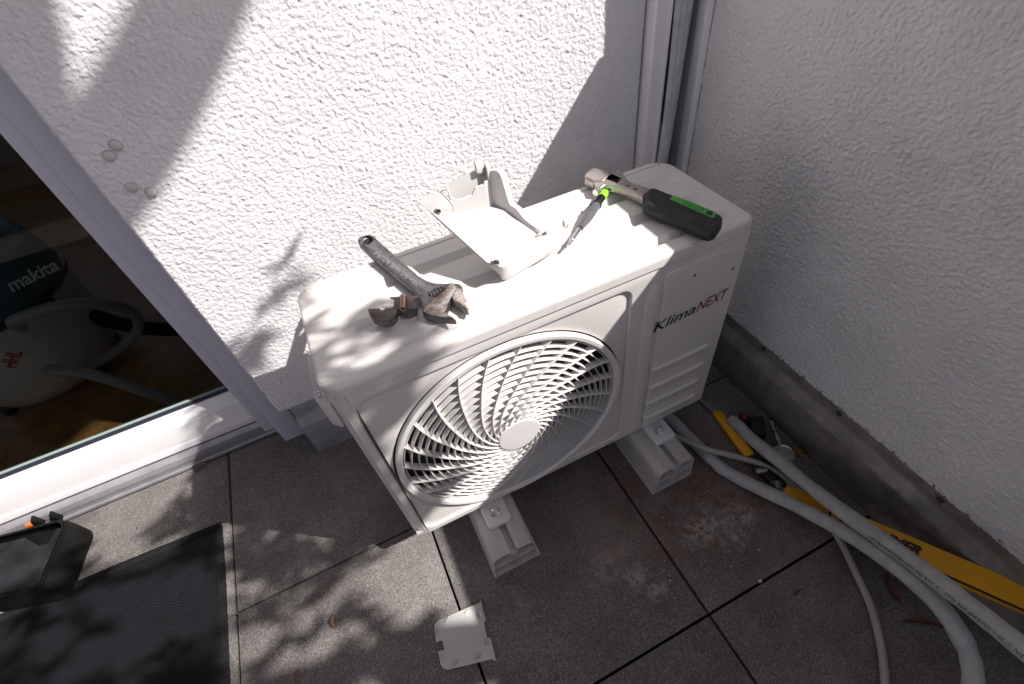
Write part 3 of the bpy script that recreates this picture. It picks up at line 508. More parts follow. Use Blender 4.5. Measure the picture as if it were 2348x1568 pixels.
# ================================================================ sliding door and the room behind it
dd = thing('sliding_door', 'lavender grey framed sliding glass door left of the roughcast wall', 'door')
YD = YB+0.085
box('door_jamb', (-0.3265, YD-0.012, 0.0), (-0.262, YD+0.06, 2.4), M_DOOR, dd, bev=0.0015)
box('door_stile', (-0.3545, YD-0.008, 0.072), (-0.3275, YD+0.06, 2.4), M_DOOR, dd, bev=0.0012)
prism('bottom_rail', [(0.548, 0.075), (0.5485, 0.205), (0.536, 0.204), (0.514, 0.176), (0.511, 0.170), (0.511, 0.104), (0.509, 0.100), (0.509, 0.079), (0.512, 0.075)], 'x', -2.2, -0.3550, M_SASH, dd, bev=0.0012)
sill = prism('threshold_track', [(0.60, -0.004), (0.60, 0.074), (0.520, 0.074), (0.5195, 0.066), (0.5135, 0.066), (0.5035, 0.052), (0.5025, 0.030), (0.5055, 0.028), (0.5055, 0.010), (0.5025, 0.008), (0.5025, -0.004)], 'x', -2.2, -0.3275, M_TRACK, dd, bev=0.0006)
box('gasket', (-2.2, 0.5375, 0.2055), (-0.3550, 0.5475, 0.2200), M_GASKET, dd, bev=0.002)
box('gasket_strip', (-2.2, 0.5375, 0.2215), (-0.3550, 0.5465, 0.2245), mat('pale_gasket', (0.30, 0.36, 0.34), 0.4), dd)
gl = box('glass_pane', (-2.2, 0.5440, 0.2250), (-0.3555, 0.5460, 2.4), M_GLASS, dd)
box('door_head', (-2.2, YD-0.012, 2.401), (-0.262, YD+0.08, 2.6), M_DOOR, dd)
rf = box('room_floor', (-3.6, 0.612, 0.03), (0.8, 3.6, 0.05), M_WOOD, None); tag(rf, kind='structure')
rw = thing('room', 'dark room interior seen through the door glass', 'room')
box('room_wall', (-3.6, 3.6, 0.0), (0.8, 3.7, 0.85), M_ROOM, rw); box('room_wall', (-3.6, 3.6, 2.35), (0.8, 3.7, 2.7), M_ROOM, rw); box('room_wall', (-3.7, 0.5, 0.0), (-3.6, 3.7, 2.7), M_ROOM, rw)  # band between low and high piece left open, added to light the room
box('room_wall', (0.8, 0.70, 0.0), (0.9, 3.7, 2.7), M_ROOM, rw); box('room_wall', (-3.7, 0.56, 0.0), (-2.2, 0.62, 2.7), M_ROOM, rw)
box('room_ceiling', (-3.7, 0.5, 2.7), (0.9, 3.7, 2.8), M_ROOM, rw); box('room_wall', (-0.26, 0.69, 0.0), (0.8, 0.75, 2.7), M_ROOM, rw)
# vacuum cleaner inside
vc = thing('vacuum_cleaner', 'teal and grey workshop vacuum cleaner standing behind the door glass', 'vacuum cleaner')
vx, vy = -1.02, 1.13
lathe('drum', [(0.0, 0.17), (0.02, 0.20), (0.06, 0.222), (0.20, 0.232), (0.30, 0.235), (0.315, 0.225)], (vx, vy, 0.09), (0, 0, 1), M_VACGREY, vc, 40)
for a in (40, 140, 220, 320): lathe('castor', [(-0.015, 0.022), (-0.012, 0.03), (0.012, 0.03), (0.015, 0.022)], (vx+0.19*math.cos(rad(a)), vy+0.19*math.sin(rad(a)), 0.081), (1, 0.3, 0), M_BLACKPL, vc, 16)
lathe('motor_head', [(0.0, 0.235), (0.03, 0.245), (0.09, 0.238), (0.19, 0.21), (0.23, 0.17), (0.245, 0.05)], (vx+0.0, vy, 0.405), (0, 0, 1), M_TEAL, vc, 40)
for a in (-150, -90, -30): lathe('latch', [(-0.012, 0.010), (-0.010, 0.016), (0.018, 0.014), (0.022, 0.008)], (vx+0.243*math.cos(rad(a)), vy+0.243*math.sin(rad(a)), 0.39), (0, 0, 1), M_BLACKPL, vc, 10)
lathe('seam_band', [(0.0, 0.238), (0.005, 0.249), (0.02, 0.249), (0.025, 0.238)], (vx, vy, 0.398), (0, 0, 1), M_BLACKPL, vc, 40)
tube('carry_handle', smooth_path([(vx-0.13, vy, 0.62), (vx-0.12, vy, 0.68), (vx, vy-.02, 0.70), (vx+0.12, vy, 0.68), (vx+0.13, vy, 0.62)], 6), 0.014, M_BLACKPL, vc, 12)
lt = fit_text('lettering', 'makita', (MAK[0][0]-.0, 0.885, MAK[0][2]-.012), (1, 0, 0.16), (0, 0, 1), 0.140, 0.036, mat('pale_print', (0.55, 0.58, 0.60), 0.5), vc, shear=0.35, bold=0.02)
lt.location = (0, 0.02, 0)
fit_text('lettering', 'HHL', (-0.965, 0.902, 0.275), (1, 0, 0.9), (0, 0, 1), 0.07, 0.035, mat('red_print', (0.5, 0.03, 0.02), 0.5), vc, bold=0.03)
hz = tube('frosted_hose', smooth_path([(-0.86, 0.90, 0.40), (-0.80, 0.82, 0.47), (-0.68, 0.84, 0.45), (-0.62, 0.92, 0.34), (-0.66, 0.98, 0.22), (-0.78, 0.98, 0.16), (-0.86, 0.90, 0.20), (-0.84, 0.80, 0.30), (-0.74, 0.75, 0.27), (-0.66, 0.74, 0.14), (-0.62, 0.73, 0.068)], 10), 0.016, M_HOSE, None, 14, parallel=True)
tag(hz, 'looped translucent hose hanging in front of the vacuum cleaner', 'hose')
bh = tube('suction_hose', smooth_path([(-0.80, 1.10, 0.25), (-0.68, 1.06, 0.16), (-0.5, 1.05, 0.085), (-0.3, 1.10, 0.077), (0.1, 1.3, 0.077)], 60), lambda t: 0.024+0.0025*math.sin(t*2*math.pi*90), M_BLACKPL, None, 14)
tag(bh, 'black ribbed suction hose lying on the room floor beside the vacuum cleaner', 'hose')

# slab added to keep sun off the door, and tree: both stand outside the picture and cast the shadows in it
sb = box('shade_slab', (-3.7, -0.62, 2.6), (1.06, 3.7, 2.82), M_SLAB); tag(sb, 'unseen pale slab added above the glass door to block the sun', 'sun blocker')
fp = thing('ambient_blocker', 'unseen rendered wall added behind the viewer to cut ambient light', 'wall')  # added out of view, takes sky light off the shaded floor and unit
box('blocker_body', (-3.6, -2.35, -0.04), (XR+0.009, -2.2, 1.166), M_RENDER_R, fp)
box('blocker_return', (-3.75, -2.35, -0.04), (-3.601, 0.5, 1.166), M_RENDER_R, fp)
# ---- tree outside the parapet: leaves spread through a crown, each placed where a sun ray crosses it
SL = np.array([0.84, -0.58, 1.0])
def at_g(gx, gy, t): return np.array([gx, gy, 0.0])+SL*t
tr = thing('tree', 'tree beyond the parapet with long narrow leaves and a forked limb', 'tree')
base = (3.6, -2.6, -0.1)
tube('trunk', smooth_path([base, (3.5, -2.45, 0.9), (3.2, -2.1, 1.7), at_g(-0.20, -0.25, 2.5)], 6), lambda t: 0.11-0.05*t, M_BARK, tr, 14)
T0 = 3.4
lg = [(-0.2, -0.25, 2.5), (-0.6, 0.30, 2.7), (-1.34, 0.74, T0), (-1.14, 0.815, T0), (-1.025, 0.885, T0), (-0.935, 0.965, T0+0.02), (-0.88, 1.07, T0+0.05), (-0.84, 1.2, T0+.1), (-0.8, 1.4, T0+.2)]
tube('limb', smooth_path([at_g(*p) for p in lg[2:]], 8), lambda t: 0.080-0.028*t, M_BARK, tr, 16)
tube('limb', smooth_path([at_g(-1.34, 0.76, T0), at_g(-1.19, 0.88, T0), at_g(-1.150, 0.97, T0), at_g(-1.19, 1.05, T0), at_g(-1.26, 1.2, T0)], 8), lambda t: 0.075-0.008*t, M_BARK, tr, 16)
tube('limb', smooth_path([at_g(-0.2, -0.25, 2.5), at_g(-0.75, -0.1, 2.7), at_g(-1.25, 0.25, 2.85), at_g(-1.6, 0.6, T0), at_g(-1.32, 0.73, T0)], 8), lambda t: 0.030, M_BARK, tr, 12)
rl = np.random.default_rng(21)
zones = [(-1.25, -0.56, -0.75, 0.0, 1450), (-0.56, -0.02, -0.80, -0.36, 900), (-0.50, -0.06, -0.34, -0.10, 100), (-0.66, -0.42, 0.14, 0.46, 190), (-0.50, -0.16, -0.06, 0.16, 210),
         (-0.66, -0.58, 0.54, 0.66, 22), (-0.59, -0.56, 0.70, 0.76, 6), (-1.2, -0.66, 0.06, 0.40, 85)]
lv, lf = [], []
for (x0, x1, y0, y1, n) in zones:
    k = 0
    while k < n:
        cx, cy = rl.uniform(x0, x1), rl.uniform(y0, y1); t = rl.uniform(1.85, 2.6); a0 = rl.normal(0.35, 0.35)
        m = rl.integers(2, 5)
        if cy > -0.02 and cx > 0.06-1.448*(cy+0.094) and cx > -0.40: k += 1; continue
        if cx > -0.10 and cy < 0 and rl.uniform() < 0.6: k += 1; continue
        for _ in range(m):
            gx, gy = cx+rl.normal(0, 0.022), cy+rl.normal(0, 0.014); c = at_g(gx, gy, t+rl.normal(0, 0.02))
            a = a0+rl.normal(0, 0.35); d = np.array([math.cos(a), math.sin(a), rl.normal(-0.3, 0.3)]); d /= np.linalg.norm(d); s = np.cross(d, SL+rl.normal(0, 0.5, 3)); s /= np.linalg.norm(s)
            L_ = rl.uniform(0.022, 0.055); w_ = L_*rl.uniform(0.13, 0.24); b = len(lv)
            lv += [c-d*L_, c-d*L_*0.3+s*w_, c+d*L_*0.3+s*w_*0.9, c+d*L_, c+d*L_*0.3-s*w_*0.9, c-d*L_*0.3-s*w_]
            lf += [(b, b+1, b+2, b+3), (b, b+3, b+4, b+5)]; k += 1
lo = pmesh('foliage', lv, lf, M_FOLI, tr); tag(lo, kind='stuff')

# ================================================================ OUTDOOR UNIT
AX0, AX1, AY0, AY1, AZ0, AZL, AZT = -0.0265, 0.787, -0.094, 0.175, 0.123, 0.667, 0.693
ac = thing('outdoor_unit', 'white air conditioner outdoor unit with round fan grille standing on two floor beams', 'air conditioner')
# lid
def chamfer_loop(ins, k=3):
    x0, x1, y0, y1 = AX0-0.004+ins, AX1+0.004-ins, AY0-0.004+ins, AY1+0.012-ins
    out = []
    for (cx, cy, sx, sy, c) in ((x0, y0, -1, -1, 0.030), (x1, y0, 1, -1, 0.016), (x1, y1, 1, 1, 0.032), (x0, y1, -1, 1, 0.026)):
        c -= ins*0.45
        p1 = Vector((cx-sx*c, cy)); p2 = Vector((cx, cy-sy*c)); mid = (p1+p2)/2+Vector((sx, sy))*c*0.10
        o = [p1+(p1-Vector((cx, cy)))*0.25, p1.lerp(mid, 0.25), p1.lerp(mid, 0.7), p2.lerp(mid, 0.7), p2.lerp(mid, 0.25), p2+(p2-Vector((cx, cy)))*0.25]
        if (sx*sy) < 0: o = o[::-1] if sx > 0 else o[::-1]
        out.append(o)
    # order ccw: front-left, front-right, back-right, back-left
    fl, fr, br, bl = out
    if fl[0].x > fl[-1].x: fl = fl[::-1]
    if fr[0].x > fr[-1].x: fr = fr[::-1]
    if br[0].y > br[-1].y: br = br[::-1]
    if bl[0].x < bl[-1].x: bl = bl[::-1]
    return [(p.x, p.y) for p in fl+fr+br+bl]
def groove(y):
    z = 0.0
    for (a, b, c, d) in ((0.124, 0.108, 0.0915, 0.0885), (0.034, 0.018, 0.0055, 0.0025), (-0.046, -0.058, -0.0665, -0.069)):
        if y >= a or y <= d: continue
        if y > b: z = -0.0085*(a-y)/(a-b)
        elif y > c: z = -0.0085
        else: z = -0.0085*(y-d)/(c-d)
    if 0.1655 < y < 0.1695: z = -0.0022
    return z
bm = bmesh.new(); loops = []
for (ins, z) in ((0.0015, AZL-0.0), (0.0, AZL+0.002), (0.0, AZT-0.008), (0.0012, AZT-0.0035), (0.0045, AZT-0.0008), (0.009, AZT)):
    loops.append([bm.verts.new((x, y, z)) for x, y in chamfer_loop(ins)])
n = len(loops[0])
for i in range(len(loops)-1):
    for j in range(n): bm.faces.new((loops[i][j], loops[i][(j+1) % n], loops[i+1][(j+1) % n], loops[i+1][j]))
bm.faces.new(loops[0][::-1])
bm.faces.new([bm.verts.new((x, y, AZT-0.0100)) for x, y in chamfer_loop(0.006)])
lp = chamfer_loop(0.009); xs = sorted(set([round(p[0], 6) for p in lp]+[0.025, 0.035, 0.045, 0.1, 0.2, 0.3, 0.4, 0.5, 0.6, 0.7, 0.735, 0.748, 0.758, 0.765]))
def yr(x):
    ys = []
    for i in range(n):
        (ax_, ay), (bx, by) = lp[i], lp[(i+1) % n]
        if min(ax_, bx)-1e-7 <= x <= max(ax_, bx)+1e-7:
            if abs(ax_-bx) < 1e-7: ys += [ay, by]
            else: ys.append(ay+(by-ay)*(x-ax_)/(bx-ax_))
    return min(ys), max(ys)
br_ = [-0.2, -0.085, -0.069, -0.0665, -0.058, -0.046, -0.02, 0.0025, 0.0055, 0.018, 0.034, 0.06, 0.0885, 0.0915, 0.108, 0.124, 0.15, 0.165, 0.1660, 0.1690, 0.170, 0.3]
prev = None
for x in xs:
    lo_, hi_ = yr(x); row = []
    mk = max(0, min(1, (x-0.022)/0.02))*max(0, min(1, (0.768-x)/0.022))
    for y in br_:
        yy = min(max(y, lo_), hi_); gz = groove(yy)*(mk if yy < 0.15 else 1); ed = min(yy-lo_, hi_-yy)
        row.append(bm.verts.new((x, yy, AZT+(gz if ed > 1e-6 or yy > 0.17 else gz))))
    if prev:
        for k in range(len(br_)-1):
            if max((prev[k].co-prev[k+1].co).length, (row[k].co-row[k+1].co).length) > 1e-6:
                vs = [prev[k], row[k], row[k+1], prev[k+1]]
                try: bm.faces.new(vs)
                except Exception: pass
    prev = row
bmesh.ops.remove_doubles(bm, verts=bm.verts, dist=2e-5)
bmesh.ops.dissolve_degenerate(bm, edges=bm.edges, dist=1e-6)
lid = bmobj('lid', bm, M_AC, ac, 14)
# body shell behind the front panel (sides, back, floor) and dark inside
prism('left_panel', [(AX0, AY0+0.022), (AX0+0.012, AY0+0.006), (AX0+0.0255, AY0+0.0005), (AX0+0.0255, AY0+0.010), (AX0+0.014, AY0+0.014), (AX0+0.003, AY0+0.026), (AX0+0.003, AY1), (AX0, AY1)], 'z', AZ0, AZL-0.001, M_AC, ac)
prism('right_panel', [(AX1, AY0+0.014), (AX1, AY1), (AX1-0.003, AY1), (AX1-0.003, AY0+0.014)], 'z', AZ0, AZL-0.001, M_AC, ac)
box('back_panel', (AX0+0.003, AY1-0.004, AZ0+0.03), (AX1-0.003, AY1-0.001, AZL-0.001), M_AC, ac)
box('base_pan', (AX0+0.004, AY0+0.002, AZ0-0.001), (AX1-0.004, AY1-0.004, AZ0+0.018), M_AC, ac, bev=0.002)
box('partition', (0.545, AY0+0.012, AZ0+0.02), (0.548, AY1-0.006, AZL-0.003), M_DARK, ac)
box('coil_block', (0.0, AY1-0.030, AZ0+0.02), (0.54, AY1-0.006, AZL-0.004), M_DARK, ac)
# front panel: frame sheet with recessed field, field sheet with fan opening
FX, FZ, FR = 0.260, 0.380, 0.2515
fx0 = AX0+0.028
frame = [(fx0, AZ0), (AX1-0.012, AZ0), (AX1-0.003, AZ0+0.004), (AX1, AZ0+0.01), (AX1, AZL-0.002), (fx0, AZL-0.002)]
hole = rrect(0.006, AZ0+0.022, 0.524, AZL-0.026, 0.022)
plate('front_panel', [frame, hole], AY0+0.0035, 0.007, M_AC, ac, bev=0.0030, axis='y', res=3)
prism('panel_edge', [(AX0+0.0240, AY0+0.0022), (AX0+0.0290, AY0+0.0016), (AX0+0.0290, AY0+0.009), (AX0+0.0240, AY0+0.009)], 'z', AZ0+.002, AZL-0.004, M_AC, ac)
fld = [(0.002, AZ0+0.018), (0.530, AZ0+0.018), (0.530, AZL-0.022), (0.002, AZL-0.022)]
plate('fan_field', [fld, circ(FX, FZ, FR+0.0035, 120)], AY0+0.0075, 0.003, M_AC, ac, bev=0.0012, axis='y', res=2)
# groove at the left of the field
tube('field_groove', [(0.0035, AY0+0.0006, AZL-0.030-i*(AZL-0.03-AZ0-0.024)/30) for i in range(31)], lambda t: 0.0020*min(1, 8*t, 8*(1-t)+0.2), M_FIN, ac, 10)
# vertical bead between fan field and service panel
bm = bmesh.new(); rows = []
for i in range(41):
    t = i/40; z = AZ0+0.006+(AZL-0.034-AZ0-0.006)*t; e = min(1, (1-t)*14, t*30+0.05); e = math.sqrt(max(e, 0.0)); cx = 0.5715
    rows.append([bm.verts.new((cx+0.0155*math.sin(a)*(0.25+0.75*e), AY0-0.0052*e*math.cos(a)**0.9+0.0002 if abs(a) < 1.56 else AY0+0.0004, z)) for a in [(-math.pi/2+math.pi*k/12) for k in range(13)]])
for i in range(40):
    for k in range(12): bm.faces.new((rows[i][k], rows[i][k+1], rows[i+1][k+1], rows[i+1][k]))
bmobj('panel_bead', bm, M_AC, ac, 60)
plate('service_panel', [rrect(0.594, AZ0+0.012, 0.779, AZL-0.022, 0.014)], AY0-0.0012, 0.0040, M_AC, ac, bev=0.0019, axis='y', res=3)
for z in (0.370, 0.303, 0.241, 0.176):
    bm = bmesh.new(); rows = []
    for i in range(25):
        t = i/24; x = 0.592+(0.752-0.592)*t; e = min(1, t*9, (1-t)*9)**0.5; h = 0.0062*e
        rows.append([bm.verts.new((x, AY0-0.0034, z-0.034)), bm.verts.new((x, AY0-0.0034-h*0.55, z-0.014)), bm.verts.new((x, AY0-0.0034-h, z-0.001)), bm.verts.new((x, AY0-0.0034-h*0.8, z+0.0008)), bm.verts.new((x, AY0-0.0030, z+0.0022))])
    for i in range(24):
        for k in range(4): bm.faces.new((rows[i][k], rows[i+1][k], rows[i+1][k+1], rows[i][k+1]))
    bmobj('louvre', bm, M_AC, ac, 40)
for (x, z) in ((0.664, 0.612), (0.762, 0.585)): lathe('rivet', [(0, 0.0032), (0.0008, 0.0030), (0.0014, 0.0016)], (x, AY0-0.0032, z), (0, -1, 0), M_FIN, ac, 12)
for (x, z) in ((0.632, 0.1335), (0.477, 0.1345), (0.288, 0.1345)): lathe('screw', [(0, 0.0060), (0.0012, 0.0058), (0.0028, 0.0036), (0.003, 0.001)], (x, AY0-0.0002, z), (0, -1, 0), M_ZINC if x < .3 else M_AC, ac, 16)
# brand lettering
yt = AY0-0.0033
fit_text('lettering', 'Klima', (0.583, yt, 0.4945), (1, 0, 0.068), (0, 0, 1), 0.104, 0.0285, M_BLACKPR, ac, shear=0.32, bold=0.012)
fit_text('lettering', 'NEXT', (0.6895, yt, 0.5020), (1, 0, 0.060), (0, 0, 1), 0.079, 0.0275, M_REDPR, ac, shear=0.32, bold=0.016)
# fan grille: outer ring, concentric slats, curved ribs, hub
lathe('grille_ring', [(0.0075, FR), (-0.0030, FR), (-0.0042, FR-0.002), (-0.0035, FR-0.009), (0.001, FR-0.0135), (0.014, FR-0.0150), (0.014, FR-0.012), (0.0075, FR-0.008)], (FX, AY0, FZ), (0, 1, 0), M_GRILLE, ac, 120, closed=True)
def dome(r): return AY0+0.001-0.019*(1-(r/0.24)**2)
def rib_off(r):
    tb = [(0.0, 110), (0.045, 79), (0.06, 62), (0.08, 47), (0.117, 29), (0.153, 17.5), (0.186, 10.5), (0.217, 4.6), (0.245, -0.5)]
    for (a, b), (c, d) in zip(tb, tb[1:]):
        if a <= r <= c: return b+(d-b)*(r-a)/(c-a)
    return 0
def soff(r):
    return sum(rib_off(min(max(r+d, 0.04), 0.245)) for d in (-.012, -.006, 0, .006, .012))/5
GR = 0.2375
for k in range(14):
    r = 0.2345-k*0.01405; y = dome(r); w_ = 0.0010
    lathe('grille_slat', [(0.0018, r-w_*0.6), (0.0018, r+w_*0.6), (0.0128, r+w_*1.2), (0.0128, r-w_*1.2)], (FX, y, FZ), (0, 1, 0), M_GRILLE, ac, 120, closed=True)
for q in range(24):
    th0 = 79.6+15*q; bm = bmesh.new(); prev = None
    for i in range(29):
        r = 0.047+(GR+0.001-0.047)*i/28; a = rad(th0+soff(r)); y = dome(r)
        r2 = r+0.002; a2 = rad(th0+soff(min(r2, 0.245))); d = Vector((r2*math.cos(a2)-r*math.cos(a), 0, r2*math.sin(a2)-r*math.sin(a))).normalized(); s = Vector((d.z, 0, -d.x))*0.00115
        c = Vector((FX+r*math.cos(a), 0, FZ+r*math.sin(a)))
        row = [bm.verts.new(c+s*0.6+Vector((0, y-0.0005, 0))), bm.verts.new(c+s*1.2+Vector((0, y+0.0150, 0))), bm.verts.new(c-s*1.2+Vector((0, y+0.0150, 0))), bm.verts.new(c-s*0.6+Vector((0, y-0.0005, 0)))]
        if prev:
            for k in range(4): bm.faces.new((prev[k], prev[(k+1) % 4], row[(k+1) % 4], row[k]))
        prev = row
    bmobj('grille_rib', bm, M_GRILLE, ac, 40)
lathe('grille_hub', [(0.020, 0.0475), (0.002, 0.0470), (0.0002, 0.0450), (0.0, 0.042), (0.0, 0.001)], (FX, dome(0)-0.001, FZ), (0, 1, 0), M_GRILLE, ac, 64)
# fan behind the grille
lathe('fan_shroud', [(0.012, 0.2445), (0.075, 0.232), (0.085, 0.250), (0.086, 0.250), (0.077, 0.228), (0.012, 0.2415)], (FX, AY0, FZ), (0, 1, 0), M_FIN, ac, 80, closed=True)
box('fan_backing', (0.002, AY0+0.082, AZ0+0.02), (0.544, AY0+0.085, AZL-0.004), M_DARK, ac)
lathe('fan_hub', [(0.0, 0.045), (0.01, 0.055), (0.05, 0.058), (0.05, 0.001)], (FX, AY0+0.022, FZ), (0, 1, 0), M_FIN, ac, 32)
for q in range(3):
    bm = bmesh.new(); prev = None
    for i in range(13):
        r = 0.052+(0.222-0.052)*i/12; row = []
        for k in range(9):
            u = k/8-0.5; a = rad(120*q+20+u*(62+30*i/12)+i*2.2); row.append(bm.verts.new((FX+r*math.cos(a), AY0+0.047+u*0.042, FZ+r*math.sin(a))))
        if prev:
            for k in range(8): bm.faces.new((prev[k], prev[k+1], row[k+1], row[k]))
        prev = row
    b_ = bmobj('fan_blade', bm, M_FIN, ac, 60); md = b_.modifiers.new('s', 'SOLIDIFY'); md.thickness = 0.003
# side handle cover and lid screws
prism('side_cover', [(AX0-0.0005, AY0+0.020), (AX0-0.004, AY0+0.016), (AX0-0.018, AY0+0.030), (AX0-0.022, AY0+0.040), (AX0-0.021, AY0+0.140), (AX0-0.0005, AY0+0.165)], 'z', AZL-0.085, AZL-0.022, M_AC, ac, bev=0.0016)
for y in (AY0+0.015, AY0+0.200): lathe('screw', [(0, 0.006), (0.002, 0.006), (0.0035, 0.004), (0.0036, 0.001)], (AX0-0.0042, y, AZL+0.010), (-1, 0, 0), M_ZINC, ac, 12)

# feet brackets and bolts belong to the unit
def hexnut(bm_o, c, r, h, z0):
    vs0 = [bm_o.verts.new((c[0]+r*math.cos(rad(60*k+20)), c[1]+r*math.sin(rad(60*k+20)), z0)) for k in range(6)]
    vs1 = [bm_o.verts.new((v.co.x, v.co.y, z0+h)) for v in vs0]
    for k in range(6): bm_o.faces.new((vs0[k], vs0[(k+1) % 6], vs1[(k+1) % 6], vs1[k]))
    bm_o.faces.new(vs1); bm_o.faces.new(vs0[::-1])
HF = 0.1025
for (bx, by) in ((0.163, -0.117), (0.634, -0.117)):
    br = inflate('mounting_foot', rrect(bx-0.030, AY0-0.056, bx+0.032, AY0+0.02, 0.012), HF+0.0008, HF+0.0150, M_AC, ac, r=0.005)
    o = plate('foot_slot', [rrect(bx-0.0125, by-0.010, bx+0.0075, by+0.007, 0.0065)], HF+0.0152, 0.0008, M_DARK, br)
    lathe('washer', [(0, 0.0125), (0.0016, 0.0125), (0.0020, 0.0118), (0.002, 0.004)], (bx, by, HF+0.0157), (0, 0, 1), M_ZINC, br, 28)
    bm = bmesh.new(); hexnut(bm, (bx, by), 0.0102, 0.0078, HF+0.0178); bmesh.ops.bevel(bm, geom=bm.edges[:], offset=0.0007, segments=2, affect='EDGES'); bmobj('hex_nut', bm, M_ZINC, br, 30)
    lathe('bolt_stud', [(0, 0.0052), (0.004, 0.0052), (0.0052, 0.0040), (0.0052, 0.0025), (0.004, 0.0020)], (bx, by, HF+0.0256), (0, 0, 1), M_ZINC, br, 20)
# floor beams (PVC profile)
def beam_profile():
    W_ = 0.1245; out = [(0.0, 0.0), (W_, 0.0), (W_+0.0, 0.0035), (W_-0.0035, 0.0045), (W_-0.0045, 0.030)]
    out += [(W_-0.006, 0.0305), (W_-0.0055, 0.0325), (W_-0.0085, 0.080)]
    cx, cz, r = W_-0.0085-0.018, HF-0.019, 0.018
    for a in (10, 30, 50, 70, 90): out.append((cx+r*math.cos(rad(a)), cz+r*math.sin(rad(a))+0.0008))
    for gx in (0.092, 0.084):
        out += [(gx+0.0008, HF), (gx, HF-0.0009), (gx-0.0008, HF)]
    out += [(0.0715, HF), (0.0705, HF-0.002), (0.0705, HF-0.017), (0.0555, HF-0.017), (0.0555, HF-0.002), (0.0545, HF)]
    for gx in (0.042, 0.034): out += [(gx+0.0008, HF), (gx, HF-0.0009), (gx-0.0008, HF)]
    cx = 0.0085+0.018
    for a in (90, 110, 130, 150, 170): out.append((cx+r*math.cos(rad(a)), cz+r*math.sin(rad(a))+0.0008))
    out += [(0.0085, 0.080), (0.0055, 0.0325), (0.006, 0.0305), (0.0045, 0.030), (0.0035, 0.0045), (0.0, 0.0035)]
    t = 0.0028
    def cellr(x0, x1, z0, z1, rr=0.0): return [(x0, z0), (x1, z0), (x1, z1), (x0, z1)]
    holes = [[(0.007, 0.004), (0.061, 0.004), (0.061, 0.050), (0.0098, 0.050)], [(0.0645, 0.004), (W_-0.007, 0.004), (W_-0.0098, 0.050), (0.0645, 0.050)],
             [(0.0100, 0.053), (0.061, 0.053), (0.061, HF-0.0200), (0.0525, HF-0.0200), (0.0525, HF-0.0030), (0.029, HF-0.0030), (0.020, HF-0.006), (0.0135, HF-0.013), (0.0115, HF-0.023)],
             [(0.0645, 0.053), (W_-0.0100, 0.053), (W_-0.0115, HF-0.023), (W_-0.0135, HF-0.013), (W_-0.020, HF-0.006), (W_-0.029, HF-0.0030), (0.0735, HF-0.0030), (0.0735, HF-0.0200), (0.0645, HF-0.0200)]]
    return out, holes
po, ph = beam_profile()
for i, (fx, lab) in enumerate(((0.1025, 'hollow grey floor beam under the fan side of the outdoor unit'), (0.5570, 'hollow grey floor beam in the shade under the lettered side of the outdoor unit'))):
    sh = lambda l: [(a+fx, b) for a, b in l]
    o = plate('floor_beam', [sh(po)]+[sh(h) for h in ph], 0.010, 0.45, M_FOOT, None, bev=0.0004, axis='y', res=0)
    o.location.z = 0.0006
    tag(o, lab, 'floor beam', 'floor beams under the outdoor unit')
# ================================================================ THINGS ON THE UNIT
# big old adjustable wrench
bw = thing('adjustable_wrench', 'dark worn adjustable wrench with rusty jaws lying on the left of the unit', 'wrench')
o = plate('wrench_body', [xy(BW_BODY), xy(BW_HOLE)], 0.7035, 0.0170, M_STEEL, bw, bev=0.0045, res=3)
plate('handle_web', [xy(BW_STRIP)], 0.71205, 0.0012, M_STEELB, bw, bev=0.0004)
plate('jaw_face', [xy(BW_RUST)], 0.71215, 0.0012, M_RUST, bw, bev=0.0005)
plate('moving_jaw', [xy(BW_JAW)], 0.7040, 0.0190, M_RUST, bw, bev=0.0035, res=2)
plate('worm_slot', [xy(BW_SLOT)], 0.7122, 0.0010, M_DARK, bw)
a, b = Vector(BW_WORM[0]), Vector(BW_WORM[1]); d = (b-a)
wp = []
for i in range(81):
    t = i/80; wp.append((t*d.length, 0.0060+0.0022*max(-0.6, math.cos(t*2*math.pi*4.2))))
lathe('worm_screw', wp, a+Vector((0, 0, -0.0035)), d, M_STEELB, bw, 24)
t0, t1 = Vector(BW_TXT[0]), Vector(BW_TXT[1]); d = t1-t0
fit_text('lettering', '250mm ReCh HAHSEL ReCh 279-10', (t0.x, t0.y, 0.7129), tuple(d), (-d.y, d.x, 0), d.length, 0.0095, mat('engraved_light', (0.42, 0.44, 0.43), 0.45, metal=0.6), bw, bold=0.01)
# small spring clamp beside it
sc = thing('spring_clamp', 'small brown metal clamp with a copper coil spring beside the dark wrench', 'clamp')
plate('half_disc', [xy(SC_DISC)], 0.7215, 0.0016, M_COPPER, sc, bev=0.0004)
plate('half_disc', [xy(SC_DISC2)], 0.7010, 0.0016, M_COPPER, sc, bev=0.0004)
inner = [(p[0]*0.9+0.1*0.104, p[1]*0.9+0.1*0.02) for p in SC_DISC]
plate('spacer', [inner], 0.7112, 0.0180, M_STEEL, sc, bev=0.001)
plate('clamp_plate', [xy(SC_PLATE)], 0.7150, 0.0018, M_COPPER, sc, bev=0.0004)
plate('half_disc', [xy(SC_DISC3)], 0.7045, 0.0180, M_STEEL, sc, bev=0.002)
a, b = Vector(SC_COIL[0]), Vector(SC_COIL[1]); d = b-a; ln = d.length; d.normalize(); s = d.cross(Vector((0, 0, 1)))
tube('coil_spring', [a+d*ln*i/260+(s*math.cos(i/260*2*math.pi*13)+Vector((0, 0, 1))*math.sin(i/260*2*math.pi*13))*0.0042 for i in range(261)], 0.0011, M_COIL, sc, 8, parallel=True)
